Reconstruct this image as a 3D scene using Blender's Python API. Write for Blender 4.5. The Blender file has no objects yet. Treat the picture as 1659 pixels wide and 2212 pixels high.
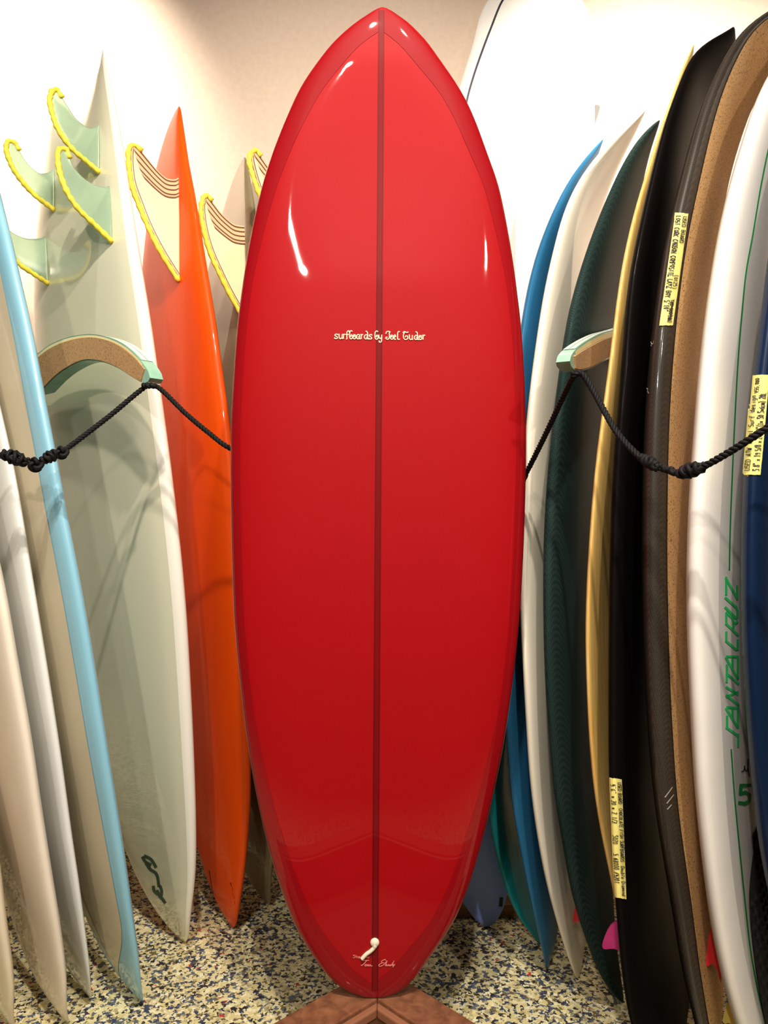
import bpy, bmesh, math, random
import numpy as np
from mathutils import Vector
from mathutils.bvhtree import BVHTree

random.seed(7)
sc = bpy.context.scene
COL = sc.collection

# ------------------------------------------------------------------ camera
F, CX, CY, CAMH = 1661.0, 829.5, 1106.0, 0.95      # focal length and centre in photo pixels, eye height in metres
cam_d = bpy.data.cameras.new('camera')
cam_d.sensor_fit = 'VERTICAL'
cam_d.sensor_height = 24.0
cam_d.lens = F / 2212.0 * 24.0
cam_d.clip_start = 0.02
cam = bpy.data.objects.new('camera', cam_d)
cam.location = (0, 0, CAMH)
cam.rotation_euler = (math.radians(90), 0, 0)
COL.objects.link(cam)
sc.camera = cam

# ------------------------------------------------------------------ world, lights, exposure
sc.view_settings.view_transform = 'Standard'
sc.view_settings.look = 'None'
sc.view_settings.gamma = 1.0
sc.view_settings.exposure = 0.28
sc.view_settings.use_curve_mapping = False
w = bpy.data.worlds.new('world')
sc.world = w
w.use_nodes = True
w.node_tree.nodes['Background'].inputs[0].default_value = (1.0, 0.93, 0.85, 1)
w.node_tree.nodes['Background'].inputs[1].default_value = 0.3

def spot(name, loc, aim, power, angle=70, blend=0.6, radius=0.03, color=(1, 0.9, 0.78)):
    d = bpy.data.lights.new(name, 'SPOT')
    d.energy = power
    d.spot_size = math.radians(angle)
    d.spot_blend = blend
    d.shadow_soft_size = radius
    d.color = color
    o = bpy.data.objects.new(name, d)
    o.location = loc
    o.rotation_euler = (Vector(aim) - Vector(loc)).to_track_quat('-Z', 'Y').to_euler()
    COL.objects.link(o)
    return o

def area(name, loc, aim, power, size, color=(1, 0.93, 0.85)):
    d = bpy.data.lights.new(name, 'AREA')
    d.energy = power
    d.size = size
    d.color = color
    o = bpy.data.objects.new(name, d)
    o.location = loc
    o.rotation_euler = (Vector(aim) - Vector(loc)).to_track_quat('-Z', 'Y').to_euler()
    COL.objects.link(o)
    return o

spot('key_spot', (-0.08, 0.0, 2.85), (-0.30, 1.5, 1.0), 125, 100, 0.7)
spot('key_spot', (0.28, 0.0, 2.85), (0.42, 1.5, 1.0), 125, 100, 0.7)
spot('wash_spot', (-1.0, 1.5, 2.85), (-1.10, 2.3, 2.15), 200, 70, 1.0)
spot('wash_spot', (-0.1, 1.3, 2.85), (-0.15, 2.3, 2.2), 13, 90, 1.0)
spot('wash_spot', (0.40, 1.15, 2.85), (0.92, 2.1, 1.95), 280, 68, 1.0)
spot('track_spot', (-0.75, -1.8, 2.85), (-0.2, 1.5, 0.7), 125, 60, 0.8, 0.05)
spot('track_spot', (-0.30, -1.1, 2.85), (-0.2, 1.5, 0.6), 45, 60, 0.8, 0.04)
spot('track_spot', (1.5, -1.8, 2.85), (0.5, 1.5, 0.7), 125, 60, 0.8, 0.05)

# ------------------------------------------------------------------ helpers
def link(o, parent=None):
    COL.objects.link(o)
    if parent is not None:
        o.parent = parent
    return o

def base_of(p):
    b = Vector((0, 0, 0))
    while p is not None:
        b += p.location
        p = p.parent
    return b

def mesh_obj(name, verts, faces, mat, parent=None, smooth=True, base=None):
    """verts in world space; the object's origin is `base` (top-level) or its parent's origin"""
    me = bpy.data.meshes.new(name)
    off = Vector(base) if base is not None else base_of(parent)
    me.from_pydata([tuple(Vector(v) - off) for v in verts], [], faces)
    me.validate()
    if smooth:
        me.polygons.foreach_set('use_smooth', [True] * len(me.polygons))
    if mat is not None:
        me.materials.append(mat)
    me.update()
    o = bpy.data.objects.new(name, me)
    if base is not None:
        o.location = base
    return link(o, parent)

def tag(o, label=None, cat=None, group=None, kind=None):
    if label: o['label'] = label
    if cat: o['category'] = cat
    if group: o['group'] = group
    if kind: o['kind'] = kind
    return o

def pix(x, y, Y):
    """point at depth Y seen at photo pixel x, y"""
    return Vector(((x - CX) / F * Y, Y, CAMH + (CY - y) / F * Y))

def ray(x, y):
    return Vector(((x - CX) / F, 1.0, (CY - y) / F))

def on_plane(x, y, p0, n):
    d = ray(x, y)
    o = Vector((0, 0, CAMH))
    return o + d * ((p0 - o).dot(n) / d.dot(n))

def spline(pts, closed=False, per=8):
    """Catmull-Rom through points of any dimension -> list of tuples"""
    P = [np.array(p, float) for p in pts]
    n = len(P)
    out = []
    for i in range(n if closed else n - 1):
        p1, p2 = P[i % n], P[(i + 1) % n]
        p0 = P[(i - 1) % n] if (closed or i > 0) else 2 * p1 - p2
        p3 = P[(i + 2) % n] if (closed or i < n - 2) else 2 * p2 - p1
        for k in range(per):
            t = k / per
            out.append(tuple(0.5 * ((2 * p1) + (-p0 + p2) * t + (2 * p0 - 5 * p1 + 4 * p2 - p3) * t * t
                                    + (-p0 + 3 * p1 - 3 * p2 + p3) * t ** 3)))
    if not closed:
        out.append(tuple(P[-1]))
    return out

def resample(pts, n):
    P = np.array(pts, float)
    d = np.r_[0, np.cumsum(np.linalg.norm(np.diff(P, axis=0), axis=1))]
    s = np.linspace(0, d[-1], n)
    return np.stack([np.interp(s, d, P[:, k]) for k in range(P.shape[1])], 1)

class Smooth1D:
    """smooth x(y) through (y, x) points, linear outside"""
    def __init__(self, pts):
        pts = sorted(pts)
        self.y = np.array([p[0] for p in pts], float)
        self.x = np.array([p[1] for p in pts], float)
        y, x = self.y, self.x
        d = np.diff(x) / np.diff(y)
        m = np.empty(len(x))
        m[1:-1] = (d[:-1] * np.diff(y)[1:] + d[1:] * np.diff(y)[:-1]) / (y[2:] - y[:-2])
        m[0], m[-1] = d[0], d[-1]
        self.m = m
    def __call__(self, q):
        y, x, m = self.y, self.x, self.m
        if q <= y[0]: return x[0] + m[0] * (q - y[0])
        if q >= y[-1]: return x[-1] + m[-1] * (q - y[-1])
        i = int(np.searchsorted(y, q)) - 1
        h = y[i + 1] - y[i]
        t = (q - y[i]) / h
        return ((2 * t ** 3 - 3 * t ** 2 + 1) * x[i] + (t ** 3 - 2 * t ** 2 + t) * h * m[i]
                + (-2 * t ** 3 + 3 * t ** 2) * x[i + 1] + (t ** 3 - t ** 2) * h * m[i + 1])

def tube_mesh(path, r, seg=8, flat=1.0, cap=True):
    """sweep a circle along path (list of Vectors); r number or list"""
    path = [Vector(p) for p in path]
    n = len(path)
    rs = r if isinstance(r, (list, tuple, np.ndarray)) else [r] * n
    t = [(path[min(i + 1, n - 1)] - path[max(i - 1, 0)]).normalized() for i in range(n)]
    a = Vector((0, 0, 1)) if abs(t[0].z) < 0.9 else Vector((1, 0, 0))
    nrm = (a - t[0] * a.dot(t[0])).normalized()
    V, Fc = [], []
    for i in range(n):
        nrm = (nrm - t[i] * nrm.dot(t[i])).normalized()
        b = t[i].cross(nrm)
        for k in range(seg):
            an = 2 * math.pi * k / seg
            V.append(path[i] + (nrm * math.cos(an) + b * math.sin(an) * flat) * rs[i])
    for i in range(n - 1):
        for k in range(seg):
            k2 = (k + 1) % seg
            Fc.append((i * seg + k, i * seg + k2, (i + 1) * seg + k2, (i + 1) * seg + k))
    if cap:
        Fc.append(tuple(range(seg))[::-1])
        Fc.append(tuple((n - 1) * seg + k for k in range(seg)))
    return V, Fc

def merge(parts):
    V, Fc = [], []
    for v, f in parts:
        o = len(V)
        V += list(v)
        Fc += [tuple(i + o for i in q) for q in f]
    return V, Fc

# ------------------------------------------------------------------ materials
def mat(name, color, rough=0.4, coat=0.0, var=0.06, scale=6.0, spec=0.5, trans=0.0, coat_rough=0.03, stretch=None, build=None):
    m = bpy.data.materials.new(name)
    m.use_nodes = True
    nt = m.node_tree
    b = nt.nodes['Principled BSDF']
    b.inputs['Roughness'].default_value = rough
    b.inputs['Specular IOR Level'].default_value = spec
    b.inputs['Coat Weight'].default_value = coat
    b.inputs['Coat Roughness'].default_value = coat_rough
    b.inputs['Transmission Weight'].default_value = trans
    tc = nt.nodes.new('ShaderNodeTexCoord')
    mp = nt.nodes.new('ShaderNodeMapping')
    if stretch: mp.inputs['Scale'].default_value = stretch
    nt.links.new(tc.outputs['Object'], mp.inputs['Vector'])
    if build:
        build(nt, b, mp.outputs['Vector'])
        return m
    nz = nt.nodes.new('ShaderNodeTexNoise')
    nz.inputs['Scale'].default_value = scale
    nz.inputs['Detail'].default_value = 3
    nt.links.new(mp.outputs['Vector'], nz.inputs['Vector'])
    rp = nt.nodes.new('ShaderNodeValToRGB')
    c = np.array(color)
    rp.color_ramp.elements[0].position = 0.3
    rp.color_ramp.elements[1].position = 0.7
    rp.color_ramp.elements[0].color = (*(c * (1 - var)), 1)
    rp.color_ramp.elements[1].color = (*np.minimum(c * (1 + var), 1), 1)
    nt.links.new(nz.outputs['Fac'], rp.inputs['Fac'])
    nt.links.new(rp.outputs['Color'], b.inputs['Base Color'])
    return m

def srgb(r, g, b):
    f = lambda c: (c / 255 / 12.92) if c <= 10 else (((c / 255) + 0.055) / 1.055) ** 2.4
    return (f(r), f(g), f(b))

def ramp(nt, stops, const=False):
    r = nt.nodes.new('ShaderNodeValToRGB')
    cr = r.color_ramp
    if const: cr.interpolation = 'CONSTANT'
    while len(cr.elements) < len(stops): cr.elements.new(0.5)
    for e, (p, c) in zip(cr.elements, stops):
        e.position = p
        e.color = (*c, 1)
    return r

def b_floor(nt, b, vec):
    # rubber chips: distorted cells of random colour
    nz = nt.nodes.new('ShaderNodeTexNoise'); nz.inputs['Scale'].default_value = 140; nz.inputs['Detail'].default_value = 2
    nt.links.new(vec, nz.inputs['Vector'])
    ad = nt.nodes.new('ShaderNodeMix'); ad.data_type = 'RGBA'; ad.blend_type = 'LINEAR_LIGHT'
    ad.inputs['Factor'].default_value = 0.008
    nt.links.new(vec, ad.inputs['A']); nt.links.new(nz.outputs['Color'], ad.inputs['B'])
    vo = nt.nodes.new('ShaderNodeTexVoronoi'); vo.inputs['Scale'].default_value = 150
    nt.links.new(ad.outputs['Result'], vo.inputs['Vector'])
    sp = nt.nodes.new('ShaderNodeSeparateColor'); nt.links.new(vo.outputs['Color'], sp.inputs['Color'])
    r = ramp(nt, [(0, srgb(228, 218, 170)), (0.22, srgb(216, 202, 144)), (0.42, srgb(180, 170, 122)), (0.50, srgb(240, 234, 196)),
                  (0.60, srgb(58, 68, 92)), (0.72, srgb(36, 36, 40)), (0.82, srgb(92, 104, 118)), (0.90, srgb(110, 96, 60)),
                  (0.965, srgb(70, 48, 70)), (0.985, srgb(190, 50, 50)), (0.992, srgb(214, 208, 170))], True)
    nt.links.new(sp.outputs['Red'], r.inputs['Fac'])
    nt.links.new(r.outputs['Color'], b.inputs['Base Color'])
    bp = nt.nodes.new('ShaderNodeBump'); bp.inputs['Strength'].default_value = 0.15; bp.inputs['Distance'].default_value = 0.002
    nt.links.new(vo.outputs['Distance'], bp.inputs['Height']); nt.links.new(bp.outputs['Normal'], b.inputs['Normal'])

def b_wall(nt, b, vec):
    nz = nt.nodes.new('ShaderNodeTexNoise'); nz.inputs['Scale'].default_value = 60; nz.inputs['Detail'].default_value = 5
    nt.links.new(vec, nz.inputs['Vector'])
    r = ramp(nt, [(0.3, srgb(222, 200, 180)), (0.7, srgb(228, 208, 188))])
    nt.links.new(nz.outputs['Fac'], r.inputs['Fac']); nt.links.new(r.outputs['Color'], b.inputs['Base Color'])
    bp = nt.nodes.new('ShaderNodeBump'); bp.inputs['Strength'].default_value = 0.12; bp.inputs['Distance'].default_value = 0.003
    nt.links.new(nz.outputs['Fac'], bp.inputs['Height']); nt.links.new(bp.outputs['Normal'], b.inputs['Normal'])

def b_wood(c0, c1, axis_scale, dist=3.0, sc_=7.0):
    def f(nt, b, vec):
        mp = nt.nodes.new('ShaderNodeMapping'); mp.inputs['Scale'].default_value = axis_scale
        nt.links.new(vec, mp.inputs['Vector'])
        nz = nt.nodes.new('ShaderNodeTexNoise'); nz.inputs['Scale'].default_value = sc_; nz.inputs['Detail'].default_value = 6
        nz.inputs['Distortion'].default_value = dist * 0.2
        nt.links.new(mp.outputs['Vector'], nz.inputs['Vector'])
        r = ramp(nt, [(0.3, c0), (0.7, c1)])
        nt.links.new(nz.outputs['Fac'], r.inputs['Fac']); nt.links.new(r.outputs['Color'], b.inputs['Base Color'])
    return f

def b_cork(base, dark, light, s=260):
    def f(nt, b, vec):
        vo = nt.nodes.new('ShaderNodeTexVoronoi'); vo.inputs['Scale'].default_value = s
        nt.links.new(vec, vo.inputs['Vector'])
        sp = nt.nodes.new('ShaderNodeSeparateColor'); nt.links.new(vo.outputs['Color'], sp.inputs['Color'])
        r = ramp(nt, [(0, dark), (0.07, base), (0.45, light), (0.62, base), (0.9, light)], True)
        nt.links.new(sp.outputs['Red'], r.inputs['Fac']); nt.links.new(r.outputs['Color'], b.inputs['Base Color'])
    return f

def b_weave(c0, c1, s, rot=0.785):
    def f(nt, b, vec):
        mp = nt.nodes.new('ShaderNodeMapping'); mp.inputs['Rotation'].default_value = (0.0, rot, 0.3)
        nt.links.new(vec, mp.inputs['Vector'])
        ch = nt.nodes.new('ShaderNodeTexChecker'); ch.inputs['Scale'].default_value = s
        ch.inputs['Color1'].default_value = (*c0, 1); ch.inputs['Color2'].default_value = (*c1, 1)
        nt.links.new(mp.outputs['Vector'], ch.inputs['Vector'])
        nz = nt.nodes.new('ShaderNodeTexNoise'); nz.inputs['Scale'].default_value = 5; nz.inputs['Detail'].default_value = 4
        nt.links.new(vec, nz.inputs['Vector'])
        mx = nt.nodes.new('ShaderNodeMix'); mx.data_type = 'RGBA'
        mx.inputs['B'].default_value = (*(np.array(c0) * 0.6), 1)
        nt.links.new(nz.outputs['Fac'], mx.inputs['Factor']); nt.links.new(ch.outputs['Color'], mx.inputs['A'])
        nt.links.new(mx.outputs['Result'], b.inputs['Base Color'])
    return f

M = {}
M['floor'] = mat('rubber_chip_floor', (0.5, 0.5, 0.4), 0.7, build=b_floor)
M['wall'] = mat('plaster_wall', (0.7, 0.6, 0.5), 0.8, build=b_wall)
M['ceiling'] = mat('ceiling_paint', srgb(130, 118, 106), 0.9)
M['room'] = mat('shop_paint', srgb(84, 70, 60), 0.8)
M['red'] = mat('red_resin', srgb(162, 7, 15), 0.55, 0.75, 0.04, 1.5, spec=0.12, coat_rough=0.025)
M['red_lap'] = mat('red_lap', srgb(142, 5, 16), 0.55, 0.75, 0.05, 2.0, spec=0.12, coat_rough=0.025)
M['stringer_red'] = mat('red_stringer', srgb(118, 6, 12), 0.55, 0.6, spec=0.12)
M['stringer_glue'] = mat('dark_glue_line', srgb(96, 6, 12), 0.55, 0.4, spec=0.12)
M['cream_ink'] = mat('cream_ink', srgb(246, 214, 180), 0.6)
M['pink_ink'] = mat('pink_ink', srgb(235, 140, 130), 0.6)
M['cord_white'] = mat('white_cord', srgb(240, 230, 205), 0.8)
M['white'] = mat('white_gloss', srgb(236, 232, 226), 0.35, 0.7)
M['white_cool'] = mat('cool_white_gloss', srgb(226, 230, 228), 0.35, 0.7)
M['fish_white'] = mat('clear_glass_white', srgb(240, 236, 224), 0.3, 1.0, 0.03, 2.0, coat_rough=0.01)
M['fish_tint'] = mat('sea_glass_tint', srgb(220, 216, 190), 0.3, 1.0, 0.03, 2.0, coat_rough=0.01)
M['cream'] = mat('cream_gloss', srgb(232, 218, 192), 0.4, 0.5)
M['warm_white'] = mat('warm_white', srgb(236, 224, 206), 0.45, 0.4)
M['beige'] = mat('beige_deck', srgb(212, 200, 172), 0.5, 0.3)
M['skyblue'] = mat('sky_blue_gloss', srgb(140, 196, 218), 0.35, 0.6, 0.03)
M['orange'] = mat('orange_resin', srgb(232, 80, 8), 0.45, 0.22, 0.08, 4.0, spec=0.15, stretch=(3, 3, 0.4))
M['olive'] = mat('olive_resin', srgb(128, 118, 88), 0.35, 0.8, 0.08)
M['olive_dark'] = mat('dark_olive_resin', srgb(84, 80, 54), 0.35, 0.8, 0.08)
M['blue'] = mat('ocean_blue_resin', srgb(40, 104, 146), 0.4, 0.3, 0.10, 3.0, spec=0.1, stretch=(4, 4, 0.3))
M['pale_aqua'] = mat('pale_aqua_gloss', srgb(212, 232, 238), 0.35, 0.7)
M['ivory'] = mat('ivory_gloss', srgb(246, 238, 218), 0.4, 0.5, 0.04)
M['green_cloth'] = mat('green_weave_resin', srgb(30, 70, 66), 0.5, 0.02, spec=0.02, coat_rough=0.03, build=b_weave(srgb(28, 50, 48), srgb(66, 80, 78), 520))
M['bamboo'] = mat('bamboo_veneer', srgb(236, 190, 100), 0.45, 0.3, build=b_wood(srgb(226, 172, 84), srgb(246, 212, 132), (30, 30, 0.8)))
M['black'] = mat('black_gloss', srgb(16, 13, 12), 0.5, 0.025, spec=0.03, coat_rough=0.10)
M['carbon'] = mat('carbon_weave', srgb(58, 52, 46), 0.45, 0.4, spec=0.2, coat_rough=0.06, build=b_weave(srgb(44, 38, 34), srgb(84, 76, 66), 700))
M['cork'] = mat('cork', srgb(200, 158, 106), 0.85, build=b_cork(srgb(206, 162, 106), srgb(104, 66, 36), srgb(218, 178, 124), 560))
M['arm_cork'] = mat('arm_cork', srgb(180, 138, 92), 0.9, build=b_cork(srgb(178, 138, 92), srgb(150, 108, 66), srgb(190, 150, 104), 420))
M['cork_edge'] = mat('ochre_edge', srgb(206, 150, 78), 0.6)
M['navy'] = mat('navy_gloss', srgb(15, 34, 62), 0.4, 0.3, 0.12, 3.0, spec=0.1, coat_rough=0.03, stretch=(4, 4, 0.3))
M['teal'] = mat('teal_gloss', srgb(28, 140, 146), 0.4, 0.25, spec=0.1)
M['periwinkle'] = mat('periwinkle_gloss', srgb(142, 170, 246), 0.45, 0.2, spec=0.2)
M['tape_paper'] = mat('masking_tape', srgb(240, 226, 130), 0.75, 0, 0.07, 40)
M['yellow_tape'] = mat('yellow_tape', srgb(250, 222, 70), 0.6, 0, 0.10, 90)
M['ink'] = mat('black_ink', srgb(30, 28, 34), 0.7)
M['green_ink'] = mat('green_print', srgb(52, 206, 110), 0.5)
M['green_line'] = mat('green_pinline', srgb(20, 136, 60), 0.5)
M['logo_green'] = mat('dark_green_print', srgb(36, 72, 52), 0.5, 0, 0.4, 120)
M['black_line'] = mat('black_pinline', srgb(24, 20, 44), 0.4)
M['fin_green'] = mat('green_glass_fin', srgb(200, 228, 200), 0.12, 0.3, 0.04, trans=0.6)
M['fin_wood'] = mat('pale_fin_wood', srgb(240, 222, 176), 0.4, 0.4, 0.05, 14)
M['fin_tan'] = mat('tan_fin_wood', srgb(222, 184, 142), 0.4, 0.4, 0.06, 14)
M['fin_brown'] = mat('brown_fin_wood', srgb(108, 66, 44), 0.4, 0.4)
M['rope'] = mat('black_rope', srgb(12, 11, 13), 0.7, 0, 0.3, 200, spec=0.3)
M['teal_foam'] = mat('seafoam_resin', srgb(150, 196, 172), 0.4, 0.3, 0.1, 40)
M['strip_white'] = mat('white_resin_strip', srgb(232, 238, 228), 0.4, 0.3)
M['strip_green'] = mat('green_resin_strip', srgb(150, 206, 178), 0.4, 0.3)
M['strip_yellow'] = mat('yellow_resin_strip', srgb(242, 228, 170), 0.5)
M['box_wood'] = mat('brown_box_wood', srgb(122, 76, 52), 0.5, 0.1, build=b_wood(srgb(104, 62, 40), srgb(150, 98, 68), (6, 6, 6), 2, 9))
M['box_lip'] = mat('light_box_lip', srgb(150, 100, 72), 0.45)
M['box_inner'] = mat('dark_box_wood', srgb(104, 66, 38), 0.6)
M['pink_fin'] = mat('magenta_fin', srgb(214, 60, 134), 0.35, 0.3)
M['red_fin'] = mat('red_fin', srgb(214, 34, 46), 0.35, 0.3)
M['yellow_fin'] = mat('yellow_fin', srgb(220, 200, 100), 0.4)
M['pad'] = mat('black_pad', srgb(24, 23, 23), 0.75)
M['plug'] = mat('black_plug', srgb(10, 10, 12), 0.4)
M['kerb'] = mat('kerb_wood', srgb(140, 98, 58), 0.6, build=b_wood(srgb(118, 82, 46), srgb(150, 110, 66), (2, 20, 20), 2, 6))
M['scratch'] = mat('pale_scratch', srgb(170, 162, 150), 0.7)
M['lamp'] = mat('lamp_black', srgb(30, 30, 30), 0.5)

# ------------------------------------------------------------------ room
def quad_box(name, x0, x1, y0, y1, z0, z1, m, kind='structure', parent=None):
    V = [(x, y, z) for z in (z0, z1) for y in (y0, y1) for x in (x0, x1)]
    Fc = [(0, 2, 3, 1), (4, 5, 7, 6), (0, 1, 5, 4), (2, 6, 7, 3), (0, 4, 6, 2), (1, 3, 7, 5)]
    o = mesh_obj(name, V, Fc, m, parent, smooth=False, base=None if parent else ((x0 + x1) / 2, (y0 + y1) / 2, z0))
    if not parent: tag(o, kind=kind)
    return o

WALLY, XL, XR, YB, ZC = 2.32, -2.6, 2.6, -3.6, 3.0
tag(quad_box('floor', XL - .1, XR + .1, YB - .1, WALLY + .1, -0.08, 0.0, M['floor']), 'speckled cream and navy rubber chip floor', None)
quad_box('wall_back', XL - .1, XR + .1, WALLY, WALLY + .1, 0, ZC, M['wall'])
quad_box('wall_left', XL - .1, XL, YB, WALLY, 0, ZC, M['room'])
quad_box('wall_right', XR, XR + .1, YB, WALLY, 0, ZC, M['room'])
quad_box('wall_front', XL - .1, XR + .1, YB - .1, YB, 0, ZC, M['room'])
quad_box('ceiling', XL - .1, XR + .1, YB - .1, WALLY + .1, ZC, ZC + .08, M['ceiling'])
k = quad_box('wooden_kerb', -0.02, 0.34, 1.80, 1.85, 0.0, 0.03, M['kerb'], None)
tag(k, 'low brown wooden kerb strip on the floor behind the periwinkle board', 'kerb')

# ------------------------------------------------------------------ surfboard builder
def outline(tm, pb, qb, pt, qt, end_b=0.0, end_t=0.0):
    def f(l):
        if l < tm:
            s = (tm - l) / tm
            v = (max(0.0, 1 - s ** pb)) ** qb
            return end_b + (1 - end_b) * v
        s = (l - tm) / (1 - tm)
        v = (max(0.0, 1 - s ** pt)) ** qt
        return end_t + (1 - end_t) * v
    return f

OUT = {
    'fish_down': outline(0.50, 2.4, 0.68, 2.2, 1.0, 0, 0.42),      # pointed nose on the floor, swallow tail up
    'pin': outline(0.50, 2.3, 0.80, 2.3, 0.85),
    'point': outline(0.48, 2.4, 0.72, 2.1, 0.95),
    'round': outline(0.50, 2.4, 0.55, 2.6, 0.5),
    'long': outline(0.48, 2.6, 0.6, 2.8, 0.5),
    'squash': outline(0.48, 2.6, 0.6, 2.4, 0.6, 0.85),
    'keelpin': outline(0.50, 2.4, 0.68, 2.0, 0.80),
    'blunt': outline(0.50, 2.4, 0.52, 2.3, 0.8),
    'carb': outline(0.48, 2.6, 0.5, 2.5, 0.5),
}
NT, NR = 96, 44

class Board:
    def point(self, t, th):
        """surface point; t along length, th around the section (0 far rail, pi near rail, sin>0 right/deck side)"""
        c, s = math.cos(th), math.sin(th)
        sw = math.copysign(abs(c) ** (2 / self.p), c)
        side = math.copysign(abs(s) ** (2 / (self.q if s > 0 else self.ql)), s)
        l = t
        if self.notch:
            l = t - self.notch * (1 - abs(sw)) * t ** 5
        hw = float(np.interp(l, self.L, self.HW))
        x = float(np.interp(l, self.L, self.X)); y = float(np.interp(l, self.L, self.Y)); z = float(np.interp(l, self.L, self.Z))
        tk = float(np.interp(t, self.L, self.TH))
        b = side * tk * 0.5
        if self.scoop and s > 0:
            g = max(0.0, (t - 0.72) / 0.28)
            e = max(0.0, 1 - (sw / 0.8) ** 2)
            b -= self.scoop * math.sin(min(1, g * 1.25) * math.pi) ** 1.0 * e if g * 1.25 < 1 else 0
        a = sw * hw
        return Vector((x, y, z)) + self.u * a + self.v * b + Vector((0, 0, 0))

    def build(self, name, label, m, mat_fn=None, group=None, cat='surfboard'):
        ts = [0.5 - 0.5 * math.cos(math.pi * i / NT) for i in range(NT + 1)]
        ts[0], ts[-1] = 0.0004, 0.9996 if not self.notch else 1.0
        V, Fc = [], []
        for t in ts:
            for k in range(NR):
                V.append(self.point(t, 2 * math.pi * k / NR))
        for i in range(NT):
            for k in range(NR):
                k2 = (k + 1) % NR
                Fc.append((i * NR + k, i * NR + k2, (i + 1) * NR + k2, (i + 1) * NR + k))
        Fc.append(tuple(range(NR))[::-1]); Fc.append(tuple(NT * NR + k for k in range(NR)))
        zmin = min(v.z for v in V)
        b = (float(self.X[0]), float(self.Y[0]), zmin)
        self.obj = mesh_obj(name, V, Fc, m, None, True, base=b)
        bm = bmesh.new(); bm.from_mesh(self.obj.data)
        bmesh.ops.recalc_face_normals(bm, faces=bm.faces)
        bm.to_mesh(self.obj.data); bm.free()
        tag(self.obj, label, cat, group)
        self.bvh = BVHTree.FromPolygons(V, Fc)
        return self

    def hit(self, x, y, off=0.0005):
        o = Vector((0, 0, CAMH)); d = ray(x, y).normalized()
        loc, n, i, dist = self.bvh.ray_cast(o, d)
        if loc is None:
            loc, n, i, dist = self.bvh.find_nearest(pix(x, y, float(np.mean(self.Y)) - 0.2))
        if n.dot(d) > 0: n = -n
        return loc + n * off

    def face_strip(self, name, m, t0, t1, s_in, s_out, side, off=0.0007, nt=60, ns=6, parent=None):
        """conforming patch between fractional half-width functions s_in(t), s_out(t) on one side (+1 right/deck, -1 left)"""
        V, Fc = [], []
        for i in range(nt + 1):
            t = t0 + (t1 - t0) * i / nt
            a, b = s_in(t), s_out(t)
            for k in range(ns + 1):
                s = a + (b - a) * k / ns
                c = math.copysign(min(1, abs(s)) ** (self.p / 2), s)
                th = math.acos(max(-1, min(1, c)))
                th = th if side > 0 else -th
                p = self.point(t, th)
                V.append(p + self.v * (off * side))
        for i in range(nt):
            for k in range(ns):
                q = i * (ns + 1) + k
                Fc.append((q, q + 1, q + ns + 2, q + ns + 1))
        return mesh_obj(name, V, Fc, m, parent or self.obj)

def side_board(pts, mode, ybot, ytop, psi, W, T, shape, lean=0.2, Y0=None, notch=0.0, p=3.2, tip_rail=False, q=2.0, ql=2.4, z0=0.0, tw=0.0):
    """A board standing on the floor whose visible silhouette edge (mode L or R) runs through photo pixels pts=[(x, y)...].
    The depth comes from where its lower tip meets the floor (or Y0), leaning back by `lean` towards the wall."""
    B = Board()
    B.p, B.q, B.ql, B.notch, B.scoop = p, q, ql, notch, 0
    ps = math.radians(psi)
    B.u = Vector((math.sin(ps), math.cos(ps), 0)); B.v = Vector((math.cos(ps), -math.sin(ps), 0))
    y0 = Y0 if Y0 else CAMH * F / (ybot - CY)
    y1 = y0 + lean
    fo = OUT[shape]
    L = np.array([0.5 - 0.5 * math.cos(math.pi * i / 160) for i in range(161)])
    HW = np.array([fo(l) * W / 2 for l in L])
    TH = T * (np.maximum(0, 1 - np.abs(2 * L - 1) ** 2.6)) ** 0.55
    Yc = y0 + (y1 - y0) * L
    ytip = y1 - (math.cos(ps) * HW[-1] if tip_rail else 0)
    ztop = CAMH + (CY - ytop) / F * ytip
    Z = z0 + (ztop - z0) * L
    cur = Smooth1D([(b, a) for a, b in pts])
    ring = []
    for k in range(NR):
        an = 2 * math.pi * k / NR
        c, s = math.cos(an), math.sin(an)
        ring.append((math.copysign(abs(c) ** (2 / p), c), 0.5 * math.copysign(abs(s) ** (2 / (q if s > 0 else ql)), s)))
    X = []
    for i in range(len(L)):
        yr = Yc[i] - math.cos(ps) * HW[i]
        py = CY + F * (CAMH - Z[i]) / yr
        k = (cur(py) - CX) / F
        cand = []
        for a, b in ring:
            ax = B.u.x * a * HW[i] + B.v.x * b * TH[i]
            ay = B.u.y * a * HW[i] + B.v.y * b * TH[i]
            cand.append(k * (Yc[i] + ay) - ax)
        X.append(max(cand) if mode == 'L' else min(cand))
    X = np.array(X)
    g = np.linspace(0, 1, 400)
    xs = np.interp(g, L, X)
    ker = np.exp(-0.5 * (np.arange(-24, 25) / 8.0) ** 2); ker /= ker.sum()
    pad = np.r_[2 * xs[0] - xs[24:0:-1], xs, 2 * xs[-1] - xs[-2:-26:-1]]
    B.X = np.interp(L, g, np.convolve(pad, ker, 'valid'))
    B.L, B.HW, B.TH, B.Y, B.Z, B.W, B.T = L, HW, TH, Yc, Z, W, T
    return B

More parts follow.
